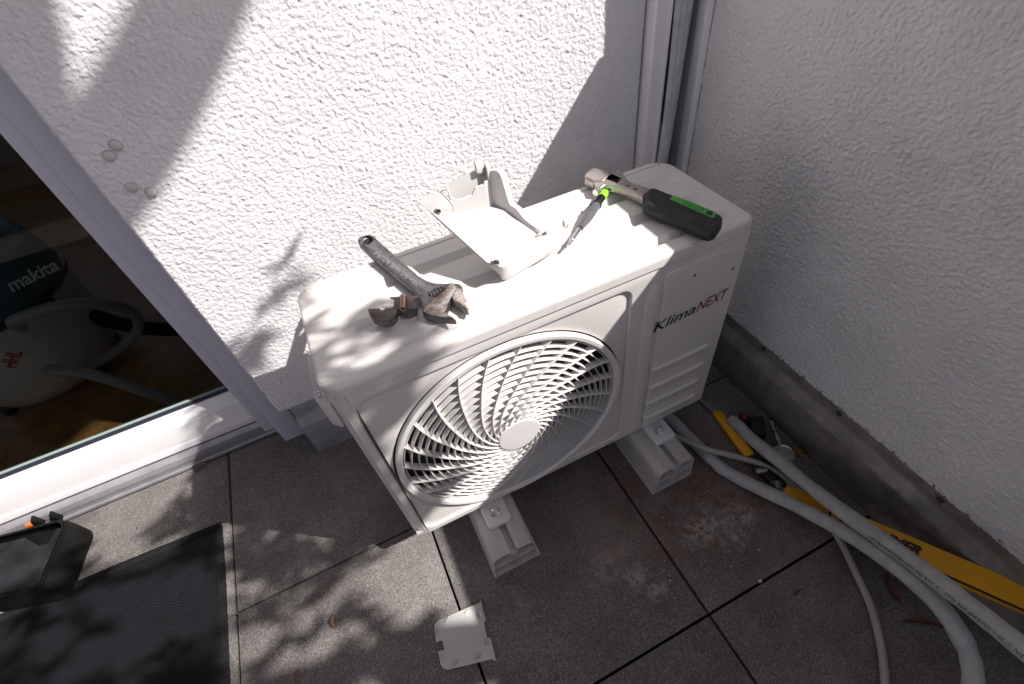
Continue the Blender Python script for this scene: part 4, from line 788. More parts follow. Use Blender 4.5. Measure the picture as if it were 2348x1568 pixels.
# wrench with rubber grip
rw_ = thing('adjustable_wrench', 'adjustable wrench with black rubber grip and green label at the right of the unit', 'wrench')
inflate('rubber_grip', RW_GRIP, 0.6955, 0.7245, M_RUBBER, rw_, r=0.0125, k=6)
plate('label', [xy(RW_LABEL)], 0.7246, 0.0012, M_GREEN, rw_, bev=0.0003)
plate('grip_hole', [xy(RW_HOLE)], 0.7255, 0.0012, M_DARK, rw_, bev=0.0002)
q0, q1 = Vector(RW_LTXT[0]), Vector(RW_LTXT[1]); d = q1-q0
fit_text('lettering', 'reca', (q0.x-0.004, q0.y-0.007, 0.7255), tuple(d), (-d.y, d.x, 0), d.length*1.15, 0.0100, M_GREEND, rw_)
for k in range(3):
    c0 = Vector(RW_GRIP[4]).lerp(Vector(RW_GRIP[6]), 0.16+0.14*k); c1 = Vector(RW_GRIP[0]).lerp(Vector(RW_GRIP[10]), 0.05+0.07*k)
    m_ = c0.lerp(c1, 0.30); tube('grip_rib', smooth_path([(c0.x+0.002, c0.y+0.002, 0.708), (c0.x+0.005, c0.y+0.003, 0.7190), (m_.x, m_.y, 0.7244)], 5), 0.0012, M_RUBBER, rw_, 8)
plate('wrench_head', [xy(RW_NECK), xy(RW_SLOT)], 0.7075, 0.0175, M_SATIN, rw_, bev=0.003, res=3)
plate('moving_jaw', [xy(RW_JAW)], 0.7100, 0.0165, M_SATIN, rw_, bev=0.0015, res=2)
plate('fixed_jaw', [xy(RW_JAWLOW)], 0.7070, 0.0120, M_SATIN, rw_, bev=0.002)
plate('slot_floor', [[(p[0]*1.0, p[1]) for p in xy(RW_SLOT)]], 0.7035, 0.003, M_DARK, rw_)
a, b = Vector(RW_WORM[0]), Vector(RW_WORM[1]); d = (b-a).normalized()
lathe('worm_screw', [(i*0.0225/60-0.003, 0.0058+0.0016*math.cos(i/60*2*math.pi*4)) for i in range(61)], a+Vector((0, 0, -0.008)), d, M_GREYPL, rw_, 20)
plate('square_hole', [xy(RW_SQ1)], 0.7163, 0.0006, M_COPPER, rw_); plate('square_hole', [xy(RW_SQ2)], 0.7163, 0.0006, M_COPPER, rw_)
a, b = Vector(RW_BOLT[0]), Vector(RW_BOLT[1]); d = (b-a)
lathe('knurled_pin', [(i*d.length/50, 0.0058+0.0009*math.cos(i/50*2*math.pi*5)) for i in range(51)], a+Vector((0, 0, -0.006)), d, M_CHROME, rw_, 20)
pn = RW_PIN[0]; lathe('pivot', [(0, 0.005), (0.0012, 0.005), (0.0016, 0.003)], (pn[0]+0.004, pn[1]-0.006, 0.7075), (-0.35, -0.80, 0.5), M_GREYPL, rw_, 20)
# screwdriver
sd = thing('screwdriver', 'small grey screwdriver with lime green cap pointing to the front left', 'screwdriver')
A = Vector(SD[0]); B = Vector(SD[4]); dx = (B-A).normalized(); LN = (B-A).length
A = A-dx*0.004; A.z = 0.7035; zoff = 0
lathe('end_cap', [(-0.0005, 0.001), (0.0, 0.0050), (0.003, 0.0078), (0.012, 0.0085), (0.020, 0.0085), (0.0215, 0.0080)], A, dx, M_LIME, sd, 28)
pr = [(0.021, 0.0075)]
for k in range(5): pr += [(0.024+k*0.0042, 0.0078), (0.0252+k*0.0042, 0.0064), (0.0272+k*0.0042, 0.0064)]
pr += [(0.0465, 0.0078), (0.048, 0.0103), (0.0505, 0.0103), (0.052, 0.0088)]
lathe('ribbed_neck', pr, A, dx, M_BLACKPL, sd, 28)
lathe('handle', [(0.0515, 0.0086), (0.06, 0.0090), (0.085, 0.0094), (0.100, 0.0090), (0.115, 0.0072), (0.125, 0.0060), (0.134, 0.0058), (0.1345, 0.004)], A, dx, M_GREYPL, sd, 28)
lathe('blade_shaft', [(0.134, 0.0042), (LN-0.016, 0.0040), (LN-0.013, 0.0030), (LN-0.002, 0.0028), (LN, 0.0026), (LN+0.0005, 0.001)], A, dx, M_CHROME, sd, 20)
lathe('tip_ring', [(LN-0.020, 0.0043), (LN-0.0185, 0.0049), (LN-0.0165, 0.0049), (LN-0.015, 0.0040)], A, dx, M_CHROME, sd, 20)
e_ = dx.cross(Vector((0, 0, 1))); lathe('clip', [(0, 0.0022), (0.004, 0.0020), (0.005, 0.001)], A+dx*0.052-e_*0.009*-1, e_, M_BLACKPL, sd, 10)
# valve cover (white plastic box part)
cvr = thing('valve_cover', 'open white plastic valve cover resting on the back edge of the unit', 'cover')
V = {k: Vector(p) for k, p in zip(('A', 'B', 'C', 'D', 'FL', 'FB', 'FBR', 'FR', 'T'), CV[:9])}
w0, w0t, w1, w1t, w2, w2t, w3, w3t = [Vector(p) for p in CVW]
r1, r1e = Vector(CV[12]), Vector(CV[13])
def sheet(name, quads, th, bev=0.0009, off=0.0):
    bm = bmesh.new()
    for q in quads: bm.faces.new([bm.verts.new(p) for p in q])
    bmesh.ops.remove_doubles(bm, verts=bm.verts, dist=1e-5)
    o = bmobj(name, bm, M_PLASTIC, cvr, 50); s = o.modifiers.new('s', 'SOLIDIFY'); s.thickness = th; s.offset = off
    bv = o.modifiers.new('b', 'BEVEL'); bv.width = bev; bv.segments = 2; bv.limit_method = 'ANGLE'
    return o
def fillet(c, u, v, r, k=5):
    """arc of radius r in the corner c between directions u and v"""
    u = u.normalized()*r; v = v.normalized()*r
    return [c+u+v-u*math.sin(rad(90*i/k))-v*math.cos(rad(90*i/k)) for i in range(k+1)]
# floor: bounded by left edge A-B, back wall foot w0-w2, right foot, front lip
sheet('cover_floor', [(V['A'], V['FL'], w3, w0), (V['A'], w0, V['B']), (V['FL'], V['D'], w3), (w0, w3, w2, w1), (V['FL'], V['FR'], V['D']), (V['D'], V['FR'], r1e), (V['D'], r1e, w3)], 0.0022)
up = Vector((0, 0, 1)); back = Vector((0.02, 0.13, 0)).normalized()
LT = [(0.0, 0.030), (0.07, 0.026), (0.14, 0.0225), (0.26, 0.0235), (0.40, 0.0265), (0.50, 0.0285), (0.555, 0.036), (0.61, 0.0415), (0.70, 0.0435), (0.80, 0.0455), (0.84, 0.0500), (0.90, 0.0510), (1.0, 0.0545)]
base_at = lambda t: w0.lerp(w1, t/0.84) if t < 0.84 else w1.lerp(w2, (t-0.84)/0.16)
bm = bmesh.new(); rows = []
for t, h in LT:
    b_ = base_at(t); rows.append([bm.verts.new(b_), bm.verts.new(b_+up*h), bm.verts.new(b_+up*(h+0.0006)+back*0.0035), bm.verts.new(b_+up*(h-0.006)+back*0.004)])
for p_, q_ in zip(rows, rows[1:]):
    for k in range(3): bm.faces.new((p_[k], p_[k+1], q_[k+1], q_[k]))
o = bmobj('back_wall', bm, M_PLASTIC, cvr, 40); s = o.modifiers.new('s', 'SOLIDIFY'); s.thickness = 0.0016; s.offset = -1
HO = [(0.0, 0.048), (0.4, 0.058), (0.8, 0.068), (1.0, 0.070)]
bm = bmesh.new(); rows = []
for t, h in HO:
    b_ = base_at(t)+back*0.016; rows.append([bm.verts.new(b_-up*0.004), bm.verts.new(b_+up*h), bm.verts.new(b_+up*(h-0.001)+back*0.003), bm.verts.new(b_+up*(h-0.012)+back*0.005)])
for p_, q_ in zip(rows, rows[1:]):
    for k in range(3): bm.faces.new((p_[k], p_[k+1], q_[k+1], q_[k]))
o = bmobj('outer_back', bm, M_PLASTIC, cvr, 40); s = o.modifiers.new('s', 'SOLIDIFY'); s.thickness = 0.0016
sheet('end_wall', [(w0, w0+back*0.016, w0+back*0.016+up*0.048, w0+up*0.030)], 0.002)
f0, f1, f2 = [Vector(p) for p in CVF]
sheet('side_flange', [(V['B'], f0, f1, w0+up*0.018), (V['B'], w0+up*0.018, w0)], 0.0022)
tube('flange_bead', smooth_path([w0+up*0.002, w0+up*0.020, f1+up*0.001, f2], 5), 0.0016, M_PLASTIC, cvr, 8)
bx_ = (w2-w1).normalized()
def blk(name, o, ux, uy, uz, m=M_PLASTIC, bev=0.003):
    bm = bmesh.new(); vs = [bm.verts.new(o+ux*i+uy*j+uz*k) for k in (0, 1) for j in (0, 1) for i in (0, 1)]
    for f in ((0, 1, 3, 2), (4, 6, 7, 5), (0, 4, 5, 1), (2, 3, 7, 6), (0, 2, 6, 4), (1, 5, 7, 3)): bm.faces.new([vs[i] for i in f])
    bmesh.ops.bevel(bm, geom=bm.edges[:], offset=bev, segments=3, profile=0.5, affect='EDGES'); return bmobj(name, bm, m, cvr, 40)
blk('hook_block', base_at(0.70)+up*0.062+back*0.006, bx_*0.020, back*0.014, up*0.022, bev=0.004)
blk('hook_block', base_at(0.93)+up*0.050-back*0.001, bx_*0.012, back*0.022, up*0.030, bev=0.003)
# right rim: curved wall sweeping from the top of the back wall down and forward
pts = [w2t+up*0.012, w3t.lerp(w2t, 0.3)+up*0.006, w3.lerp(w3t, 0.62), w3.lerp(w3t, 0.24)+Vector((0.003, -0.006, 0)), w3+Vector((0.010, -0.020, 0.010)), w3.lerp(r1e, 0.55)+up*0.009, r1e+up*0.008, V['D'].lerp(V['FR'], 0.15)+up*0.006]
pts = smooth_path(pts, 6); bm = bmesh.new(); rows = []
for i, p in enumerate(pts):
    t = i/(len(pts)-1); rt = Vector((0.012, 0.0045, 0)); low = Vector((p.x, p.y, 0)); fz = w3.z+(V['D'].z-w3.z)*t
    bot = Vector((p.x-0.003, p.y, min(fz, p.z-0.002)))
    rows.append([bm.verts.new(bot), bm.verts.new(p), bm.verts.new(p+rt*0.7+up*0.001), bm.verts.new(p+rt+up*-0.003), bm.verts.new(Vector((p.x+0.011, p.y+0.004, min(fz, p.z)-0.020)))])
for i in range(len(rows)-1):
    for k in range(4): bm.faces.new((rows[i][k], rows[i][k+1], rows[i+1][k+1], rows[i+1][k]))
o = bmobj('right_rim', bm, M_PLASTIC, cvr, 60)
# front wall with rounded outer corner
c_ = [V['A']-up*0.004, V['A'].lerp(V['FL'], 0.7), V['FL']+Vector((0.004, -0.003, 0)), V['FL'].lerp(V['FR'], 0.3)+Vector((0, -0.0015, 0)), V['FR'], V['T']]
ct = smooth_path(c_, 5); bb = []
cb = smooth_path([V['A']+Vector((0.010, 0.003, -0.012)), V['A'].lerp(V['FL'], 0.7)+Vector((0.004, 0.004, -0.028)), V['FB']+Vector((0, 0.001, 0)), V['FB'].lerp(V['FBR'], 0.3)+Vector((0, -0.001, 0)), V['FBR'], V['FBR']+Vector((0.012, 0.004, 0.024))], 5)
bm = bmesh.new(); prev = None
for p, q in zip(ct, cb):
    row = [bm.verts.new(p+Vector((0.0012, 0.0022, -0.004))), bm.verts.new(p+Vector((0.0006, 0.0018, 0.0012))), bm.verts.new(p), bm.verts.new(p.lerp(q, 0.85)), bm.verts.new(q+Vector((0.001, 0.002, 0)))]
    if prev:
        for k in range(4): bm.faces.new((prev[k], prev[k+1], row[k+1], row[k]))
    prev = row
o = bmobj('front_wall', bm, M_PLASTIC, cvr, 60)
# underside skirt along the left edge
sheet('left_skirt', [(V['A']-up*0.001, V['B']-up*0.001, V['B']+Vector((0.018, -0.004, -0.034)), V['FB']+Vector((0.004, 0.030, 0.012))), (V['A']-up*0.001, V['FB']+Vector((0.004, 0.030, 0.012)), V['FB']+Vector((0.002, 0.002, 0.001)), V['FL']-up*0.002)], 0.002)
# clips
for nm, p, s_ in (('clip_tab', V['A'].lerp(V['FL'], 0.55)+up*0.001, 0.010), ('clip_tab', V['B'].lerp(V['A'], 0.06)+Vector((0.006, 0.0, 0.001)), 0.009)):
    blk(nm, p, Vector((s_*0.8, -s_*0.5, 0)), Vector((s_*0.35, s_*0.6, 0)), Vector((0, 0, s_*1.0)), bev=0.0012)
    blk('clip_face', p+Vector((-0.0004, -0.0003, 0.002)), Vector((s_*0.75, -s_*0.48, 0)), Vector((-0.0004, -0.0006, 0)), Vector((0, 0, s_*0.6)), M_COPPER, bev=0.0001)
blk('clip_tab', V['T']-Vector((0.012, 0.004, 0.001)), Vector((0.012, 0.004, 0)), Vector((-0.002, 0.006, 0)), Vector((0, 0, 0.013)), bev=0.0012)

# ================================================================ THINGS ON THE FLOOR
# small white cover plate
pl = thing('cover_plate', 'small white plastic plate with clips lying across the tile joint', 'plate')
plate('plate_sheet', [xy(PLT)], 0.0045, 0.0022, M_PLASTIC, pl, bev=0.0008)
for i, (x, y, z) in enumerate(CLIPS):
    h = (0.012, 0.012, 0.011, 0.008, 0.005, 0.006, 0.006, 0.003)[i]; a = (1.4, 1.4, 0.15, 0.15, 0.45, 1.4, 1.4, 0.4)[i]
    ux = Vector((math.cos(a), math.sin(a), 0)); uy = Vector((-ux.y, ux.x, 0)); o = Vector((x, y, 0.0052))
    def qb(nm, o_, lx, ly, lz):
        bm = bmesh.new(); vs = [bm.verts.new(o_+ux*lx*(i_-0.5)+uy*ly*(j-0.5)+Vector((0, 0, lz*k))) for k in (0, 1) for j in (0, 1) for i_ in (0, 1)]
        for f in ((0, 1, 3, 2), (4, 6, 7, 5), (0, 4, 5, 1), (2, 3, 7, 6), (0, 2, 6, 4), (1, 5, 7, 3)): bm.faces.new([vs[q] for q in f])
        bmesh.ops.bevel(bm, geom=bm.edges[:], offset=0.0005, segments=1, affect='EDGES'); return bmobj(nm, bm, M_PLASTIC, pl, 40)
    c = qb('clip', o, 0.0125, 0.0020, h)
    if i < 4:
        for s_ in (-0.0052, 0, 0.0052): qb('clip_rib', o+ux*s_+uy*0.0022, 0.0012, 0.0030, h*0.9)
# door mat
mt = thing('door_mat', 'black woven mat with stitched border on the sunlit tiles', 'mat')
c = [Vector(p) for p in MAT]
corner = c[0]; right = c[3]; 
def flatmesh(name, outline, z, th, m, parent, su=1.0, org=(0, 0), ang=0.0, nsub=1):
    bm = bmesh.new(); uvl = bm.loops.layers.uv.new('UVMap'); vs = [bm.verts.new((p[0], p[1], z)) for p in outline]; f = bm.faces.new(vs)
    r = bmesh.ops.extrude_face_region(bm, geom=[f]); 
    for v in [g_ for g_ in r['geom'] if isinstance(g_, bmesh.types.BMVert)]: v.co.z += th
    ca_, sa = math.cos(ang), math.sin(ang)
    for f in bm.faces:
        for l in f.loops:
            x, y = l.vert.co.x-org[0], l.vert.co.y-org[1]; l[uvl].uv = ((x*ca_+y*sa), (-x*sa+y*ca_))
    return bmobj(name, bm, m, parent, 30)
mx1 = -0.521; my1 = 0.268
flatmesh('woven_field', [(-2.0, -1.2), (mx1-0.010, -1.2), (mx1-0.014, my1-0.016), (-2.0, my1+0.006)], 0.0012, 0.0036, M_MAT, mt)
M_BORD = mat('mat_binding', (0.014, 0.013, 0.015), 0.9, spec=0.15, bump=0.8, bscale=260, dist=0.001, var=0.3, vscale=120)
bd = smooth_path([(mx1-0.006, -1.2, 0.003), (mx1-0.006, -0.6, 0.003), (mx1-0.008, -0.2, 0.003), (mx1-0.009, 0.1, 0.003), (mx1-0.013, my1-0.012, 0.003)], 30)
def strip(name, path, wd, th, m, parent, teeth=0.0):
    bm = bmesh.new(); fr = frames(path); prev = None
    for i, (p, t, a, b) in enumerate(fr):
        s = Vector((-t.y, t.x, 0)).normalized(); k = 1+(teeth*math.sin(i*2.1))
        row = [bm.verts.new(Vector((p.x, p.y, 0.0008))+s*wd*u*k+Vector((0, 0, z_))) for u, z_ in ((-0.5, 0), (-0.46, th*0.8), (-0.2, th), (0.2, th), (0.46, th*0.8), (0.5, 0))]
        if prev:
            for q in range(5): bm.faces.new((prev[q], prev[q+1], row[q+1], row[q]))
        prev = row
    return bmobj(name, bm, m, parent, 60)
strip('border_binding', bd, 0.020, 0.0062, M_BORD, mt, 0.05)
strip('border_binding', smooth_path([(-2.0, my1+0.012, 0.003), (-1.2, my1+0.006, 0.003), (-0.8, my1, 0.003), (mx1-0.004, my1-0.012, 0.003)], 40), 0.022, 0.0062, M_BORD, mt, 0.05)
# open black case
cs = thing('case_lid', 'open black plastic case half beside the door mat and threshold', 'case')
rim = xy(CASE_RIM); ce = Vector((-0.985+0.02, 0.355)); 
def scale_poly(l, s, dx=0, dy=0):
    cx = sum(p[0] for p in l)/len(l); cy = sum(p[1] for p in l)/len(l); return [(cx+(p[0]-cx)*s+dx, cy+(p[1]-cy)*s+dy) for p in l]
inner = scale_poly(rim, 0.93)
plate('case_rim', [rim, inner], 0.083, 0.006, M_CASE, cs, bev=0.002)
plate('case_inner_rim', [scale_poly(rim, 0.945), scale_poly(rim, 0.90)], 0.0885, 0.004, M_CASE, cs, bev=0.0012)
bm = bmesh.new(); n = len(rim); rA = [bm.verts.new((p[0], p[1], 0.080)) for p in rim]; lowp = scale_poly(rim, 1.03, 0.012, -0.006)
rB = [bm.verts.new((p[0], p[1], 0.060)) for p in scale_poly(rim, 1.035, 0.004, -0.002)]; rC = [bm.verts.new((p[0], p[1], 0.012)) for p in lowp]; rD = [bm.verts.new((p[0], p[1], 0.0015)) for p in scale_poly(lowp, 0.97)]
for a_, b_ in ((rA, rB), (rB, rC), (rC, rD)):
    for i in range(n): bm.faces.new((a_[i], a_[(i+1) % n], b_[(i+1) % n], b_[i]))
bm.faces.new(rD)
bmobj('case_wall', bm, M_CASE, cs, 40)
plate('case_floor', [scale_poly(rim, 0.96)], 0.050, 0.003, M_CASEIN, cs)
plate('finger_recess', [xy(CASE_IN)], 0.0520, 0.0012, M_CASE, cs, bev=0.0004)
for (x, y) in ((-0.925, 0.452), (-0.972, 0.462)):
    prism('hinge_tab', [(x-0.010, 0.062), (x+0.010, 0.062), (x+0.006, 0.098), (x+0.001, 0.100), (x-0.004, 0.090)], 'y', y-0.004, y+0.012, M_CASE, cs, bev=0.0015)
for (x, y) in ((-0.990, 0.466), (-1.075, 0.478)): box('latch', (x-0.007, y-0.004, 0.072), (x+0.007, y+0.004, 0.085), M_ORANGE, cs, bev=0.002)
# spirit level
lv_ = thing('spirit_level', 'yellow spirit level lying under the white pipes against the base flashing', 'spirit level')
L0, R0, L1, R1 = [Vector(p) for p in LV[:4]]
ax = (R0-L0).normalized(); side = (L1-L0); side = (side-ax*side.dot(ax)); sd1 = (R1-R0); sd1 = sd1-ax*sd1.dot(ax); side = ((side.normalized()+sd1.normalized())/2).normalized(); wdt = 0.050
nrm = ax.cross(side).normalized()
if nrm.z < 0: nrm = -nrm
E_ = L0+ax*0.62
def bar(name, a0, a1, s0, s1, n0, n1, m, parent, bev=0.001):
    bm = bmesh.new(); vs = [bm.verts.new(L0+ax*a+side*s+nrm*nn) for nn in (n0, n1) for s in (s0, s1) for a in (a0, a1)]
    for f in ((0, 1, 3, 2), (4, 6, 7, 5), (0, 4, 5, 1), (2, 3, 7, 6), (0, 2, 6, 4), (1, 5, 7, 3)): bm.faces.new([vs[i] for i in f])
    if bev: bmesh.ops.bevel(bm, geom=bm.edges[:], offset=bev, segments=2, affect='EDGES')
    return bmobj(name, bm, m, parent, 40)
LL = 0.70
bar('level_body', 0.0, LL, 0.0, wdt, -0.0200, 0.0, M_YELLOW, lv_)
bar('edge_groove', 0.02, LL-0.02, -0.0006, 0.0022, -0.0042, 0.0004, M_DARK, lv_, 0)
bar('end_cap', -0.003, -0.0001, 0.001, wdt-0.001, -0.019, -0.001, M_YELLOW2, lv_, 0.0006)
plate_c = L0+ax*0.115+side*0.026+nrm*0.0006
lathe('vial_window', [(0.0, 0.017), (0.0008, 0.0165), (0.001, 0.012), (0.0, 0.0115)], plate_c, nrm, M_BLACKPL, lv_, 24, closed=True)
ty = L0+ax*0.158+side*0.0145+nrm*0.0006
fit_text('lettering', 'HAMMER', tuple(ty), tuple(ax), tuple(side), 0.112, 0.0225, M_BLACKPR, lv_, shear=0.28, bold=0.055)
# pipes and cable
def soft(path, k): return smooth_path(path, k)
pa = soft(PA, 12); r_pipe = 0.0165
P1 = tube('insulated_pipe', pa, lambda t: r_pipe*(0.78+0.22*min(1, t*22))*(1+0.03*math.sin(t*31)+0.02*math.sin(t*83+1)-0.05*max(0, math.sin(t*17+2))**12), M_PIPE, None, 28, parallel=True)
tag(P1, 'white insulated pipe with printed lettering, the upper one ending beside the yellow cutter', 'pipe', 'white insulated pipes on the floor')
pb = soft(PB, 12)
P2 = tube('insulated_pipe', pb, lambda t: r_pipe*0.98*(1+0.035*math.sin(t*47+1)+0.025*math.sin(t*103)-0.10*max(0, math.sin(t*23+1))**16), M_PIPE, None, 28, parallel=True)
tag(P2, 'white insulated pipe coming out from under the unit and bending toward the viewer', 'pipe', 'white insulated pipes on the floor')
cb_ = tube('grey_cable', soft(CB, 10), 0.0078, M_CABLE, None, 16, parallel=True); tag(cb_, 'thin smooth grey hose crossing under the insulated pipes and curving toward the front', 'cable')
# printing wrapped on the upper pipe
me = text_mesh('EN12735-1 CU-DHP Y6E 1L60 1/4"X0.8 0E0 0500 4452C0699 MH 05T', 1.0, 0.2, ext=0.0, spacing=1.05)
n = len(me.vertices); co = np.empty(n*3); me.vertices.foreach_get('co', co); co = co.reshape(-1, 3); co[:, 0] -= co[:, 0].min(); W_t = co[:, 0].max(); hh = 0.0098
cum = [0.0]
for i in range(1, len(pa)): cum.append(cum[-1]+(pa[i]-pa[i-1]).length)
S0 = cum[int(6.0*12)]-0.035; S1 = cum[int(10*12)]-0.01
out = np.empty_like(co)
for i in range(n):
    s = S1-(co[i, 0]/W_t)*(S1-S0); s = min(max(s, 0), cum[-1]-1e-4); j = max(k for k in range(len(cum)) if cum[k] <= s); j = min(j, len(pa)-2)
    f = (s-cum[j])/(cum[j+1]-cum[j]); p = pa[j].lerp(pa[j+1], f); t = (pa[min(j+2, len(pa)-1)]-pa[max(j-1, 0)]).normalized()
    toc = (CAM-p); nn = (toc-t*toc.dot(t)).normalized(); bb = t.cross(nn)      # the print runs along the side of the pipe that faces up and out
    if bb.z > 0: bb = -bb
    a = 0.62+(co[i, 1]-0.35)*hh/r_pipe*1.0
    q = p+(nn*math.cos(a)+bb*math.sin(a))*(r_pipe*1.045); out[i] = q
me.vertices.foreach_set('co', out.ravel()); me.update(); me.name = 'lettering'; link('lettering', me, M_BLACKPR, P1)
# yellow cutter knife with cloudy sheath
kn = thing('cutter_knife', 'yellow cutter knife with cloudy clear tip lying beside the pipe end', 'knife')
k0, k0b, k1, k2, k3, k4 = [Vector(p) for p in KN]
def slab(name, a, b, w0_, w1_, z0, z1, m, parent, r=0.003):
    d = Vector((b.x-a.x, b.y-a.y, 0)).normalized(); s = Vector((-d.y, d.x, 0)); pl_ = [a+s*w0_/2, a-s*w0_/2, b-s*w1_/2, b+s*w1_/2]
    pts_ = []
    for i in range(4):
        p, q = pl_[i], pl_[(i+1) % 4]; e = (q-p).normalized()*min(0.004, (q-p).length*0.3); pts_ += [p+e, p.lerp(q, 0.5), q-e]
    return inflate(name, [(p.x, p.y) for p in pts_], z0, z1, m, parent, r=r, k=3)
ka = (k1+k2)/2; kb = (k3+k4)/2
slab('knife_body', ka, kb, 0.027, 0.030, 0.002, 0.016, M_YELLOW2, kn)
slab('clear_sheath', k0, ka+(k0-ka)*0.04, 0.020, 0.024, 0.003, 0.013, M_CLEAR, kn, 0.002)
slab('red_end', kb-(ka-kb)*0.0, kb+(kb-ka)*0.07, 0.022, 0.018, 0.003, 0.013, M_REDPL, kn, 0.002)
for t in (0.05, 0.12): 
    p = ka.lerp(kb, 0.06); s = (kb-ka).normalized(); q = Vector((-s.y, s.x, 0)); lathe('rivet', [(0, 0.0018), (0.001, 0.0015), (0.0012, 0.0005)], (p.x+q.x*(0.006 if t < .1 else -0.006), p.y+q.y*(0.006 if t < .1 else -0.006), 0.0158), (0, 0, 1), M_BLACKPR, kn, 10)
# flaring tool: black block, spindle, steel yoke
ft = thing('flaring_tool', 'steel flaring tool with black and red knobs half hidden behind the pipes', 'tool')
T_ = [Vector(p) for p in TL]
inflate('black_block', [T_[1], T_[2], T_[3], T_[4]][::-1], 0.004, 0.042, M_BLACKPL, ft, r=0.004)
lathe('red_knob', [(0, 0.008), (0.003, 0.013), (0.016, 0.014), (0.020, 0.010)], (T_[0].x, T_[0].y, 0.018), (0.6, 0.4, 0.3), M_REDPL, ft, 20)
sp0 = Vector((T_[5].x, T_[5].y, 0.030)); sp1 = Vector((T_[8].x+0.012, T_[8].y+0.002, 0.034)); d = sp1-sp0; ln = d.length
lathe('spindle', [(0, 0.0045), (0.002, 0.0072), (0.010, 0.0072), (0.012, 0.0040), (ln*0.30, 0.0040), (ln*0.31, 0.0085), (ln*0.42, 0.0085), (ln*0.44, 0.0048), (ln*0.52, 0.0048), (ln*0.54, 0.0095), (ln*0.78, 0.0095), (ln*0.8, 0.006), (ln, 0.006)], sp0, d, M_STEELT, ft, 20)
c8 = Vector((0.905, -0.292, 0.0)); lathe('drum', [(0.002, 0.020), (0.004, 0.0235), (0.040, 0.0235), (0.041, 0.0255), (0.046, 0.0255), (0.047, 0.022), (0.044, 0.019)], c8, (0, 0, 1), M_STEELT, ft, 32)
b_ = T_[10]; lathe('clamp_bolt', [(-0.014, 0.006), (-0.013, 0.0085), (0.006, 0.0085), (0.007, 0.006), (0.016, 0.006)], (b_.x, b_.y, 0.018), (0.9, -0.3, 0), M_STEELT, ft, 18)
b_ = T_[11]; lathe('clamp_bolt', [(-0.010, 0.007), (-0.009, 0.010), (0.013, 0.010), (0.014, 0.007)], (b_.x, b_.y, 0.020), (0.1, -0.6, 0.9), M_STEELT, ft, 18)
inflate('clamp_bar', [(0.822, -0.280), (0.880, -0.262), (0.898, -0.300), (0.866, -0.352), (0.840, -0.348)], 0.003, 0.014, M_BLACKPL, ft, r=0.003)
# brass wing nut, scrap of card, crumbs, leaves
wn = thing('brass_fitting', 'small brass wing fitting on the dusty floor near the flashing', 'fitting')
b0 = T_[12]; lathe('fitting_body', [(-0.010, 0.006), (-0.008, 0.0085), (0.008, 0.0085), (0.010, 0.0065)], (b0.x, b0.y, 0.010), (1, 0.15, 0.0), M_BRASS, wn, 16)
for s_ in (1, -1): inflate('wing', [(b0.x-0.006, b0.y+0.006*s_), (b0.x+0.008, b0.y+0.006*s_), (b0.x+0.014, b0.y+0.019*s_), (b0.x+0.004, b0.y+0.022*s_)], 0.004, 0.010, M_BRASS, wn, r=0.0015)
cd = plate('card_scrap', [[(0.853, -0.350), (0.880, -0.372), (0.862, -0.395), (0.834, -0.372)]], 0.0022, 0.0012, M_CABLE, None, bev=0.0003); tag(cd, 'small pale scrap of card beside the yellow level end', 'scrap')
def leaf(x, y, L_, a, w_, lab, curl=0.006, mtl=M_LEAF):
    bm = bmesh.new(); rows = []; d = Vector((math.cos(a), math.sin(a), 0)); s = Vector((-d.y, d.x, 0))
    for i in range(13):
        t = i/12; wv = w_*math.sin(math.pi*t**0.8)**0.8+0.0004; z = 0.002+curl*(math.sin(math.pi*t)*0.5+t*t*0.5); bend = s*0.15*L_*math.sin(t*2.5)
        c_ = Vector((x, y, z))+d*L_*(t-0.5)+bend; rows.append([bm.verts.new(c_+s*wv*u+Vector((0, 0, abs(u)**1.5*w_*0.5))) for u in (-1, -0.5, 0, 0.5, 1)])
    for i in range(12):
        for k in range(4): bm.faces.new((rows[i][k], rows[i][k+1], rows[i+1][k+1], rows[i+1][k]))
    o = bmobj('fallen_leaf', bm, mtl, None, 60); return tag(o, lab, 'leaf', 'dry leaves on the tiles')
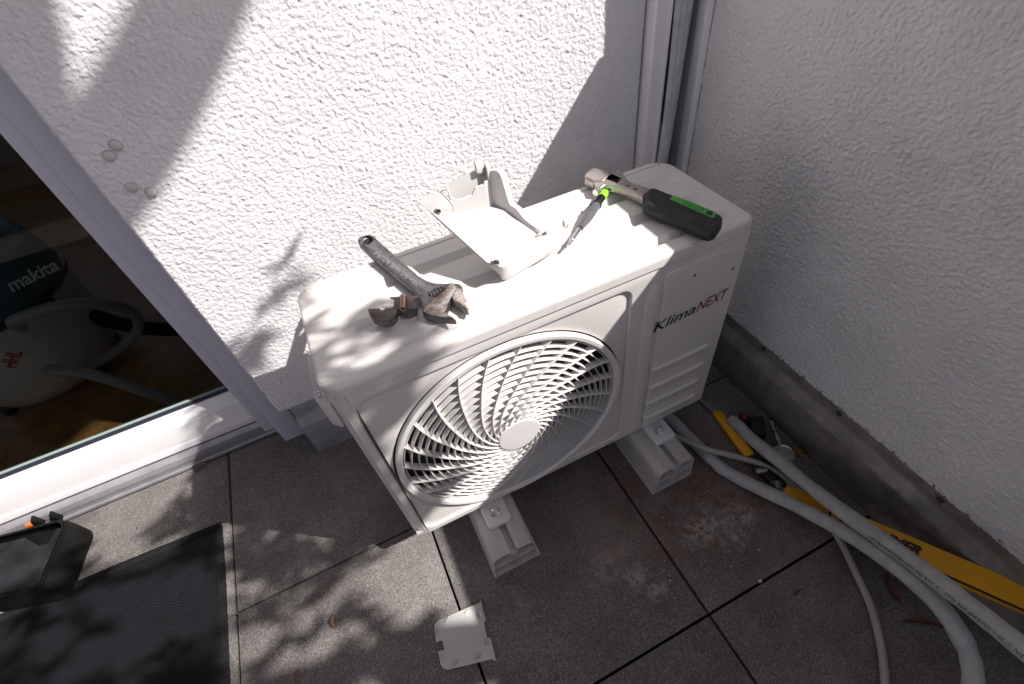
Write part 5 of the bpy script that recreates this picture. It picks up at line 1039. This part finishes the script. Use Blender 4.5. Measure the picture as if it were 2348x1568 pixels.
LB = [('brown dry leaf on the sunlit tile left of the white plate', 0.030, 1.4, 0.0075), ('thin brown leaf at the bottom edge of the picture', 0.034, 1.3, 0.004), ('orange brown leaf against the door threshold', 0.040, 0.15, 0.008), ('reddish leaf between the grey hose and the thick pipe', 0.062, 0.95, 0.009), ('long thin dark leaf in the shade right of the grey hose', 0.090, -0.75, 0.0045), ('tiny curled dark leaf on the tile left of the grey hose', 0.024, 0.1, 0.003)]
M_LEAF2 = mat('shaded_leaf', (0.11, 0.045, 0.03), 0.7, var=0.3, vscale=60)  # redder leaf colour, darkened for the leaves lying in shade
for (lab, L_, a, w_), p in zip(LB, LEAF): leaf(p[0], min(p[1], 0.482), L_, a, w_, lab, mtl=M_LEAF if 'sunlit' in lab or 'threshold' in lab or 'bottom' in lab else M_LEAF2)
# plaster crumbs
rc = random.Random(9); cv, cf = [], []
for i in range(420):
    if i < 300: x, y = rc.gauss(0.60, 0.13), rc.gauss(-0.36, 0.06)
    elif i < 380: x, y = rc.gauss(0.42, 0.05), rc.gauss(-0.39, 0.04)
    else: x, y = rc.uniform(-0.3, 0.9), rc.uniform(-0.7, 0.0)
    if not (-0.4 < x < 0.96 and y < -0.05): continue
    s = rc.uniform(0.0006, 0.0018)*(1.8 if rc.random() < 0.06 else 1); b = len(cv)
    if any(abs((x % 0.5)-e) < 0.006 for e in (0, 0.5)) or any(abs((y % 0.5)-e) < 0.006 for e in (0, 0.5)): continue
    for k in range(4): q = k*1.57+rc.random(); cv.append((x+s*math.cos(q), y+s*math.sin(q), 0.0003))
    cv.append((x, y, s*0.9)); cf += [(b, b+1, b+4), (b+1, b+2, b+4), (b+2, b+3, b+4), (b+3, b, b+4)]
o = pmesh('plaster_crumbs', cv, cf, mat('plaster', (0.50, 0.46, 0.43), 0.9), None); tag(o, kind='stuff')
cr = lathe('plaster_lump', [(0, 0.003), (0.002, 0.005), (0.006, 0.004), (0.008, 0.001)], (0.6445, -0.497, 0.0), (0.1, 0.1, 1), mat('plaster_lump_white', (0.55, 0.52, 0.48), 0.9), None, 9); tag(cr, 'small white plaster lump at the tile joint near the grey hose', 'plaster lump')
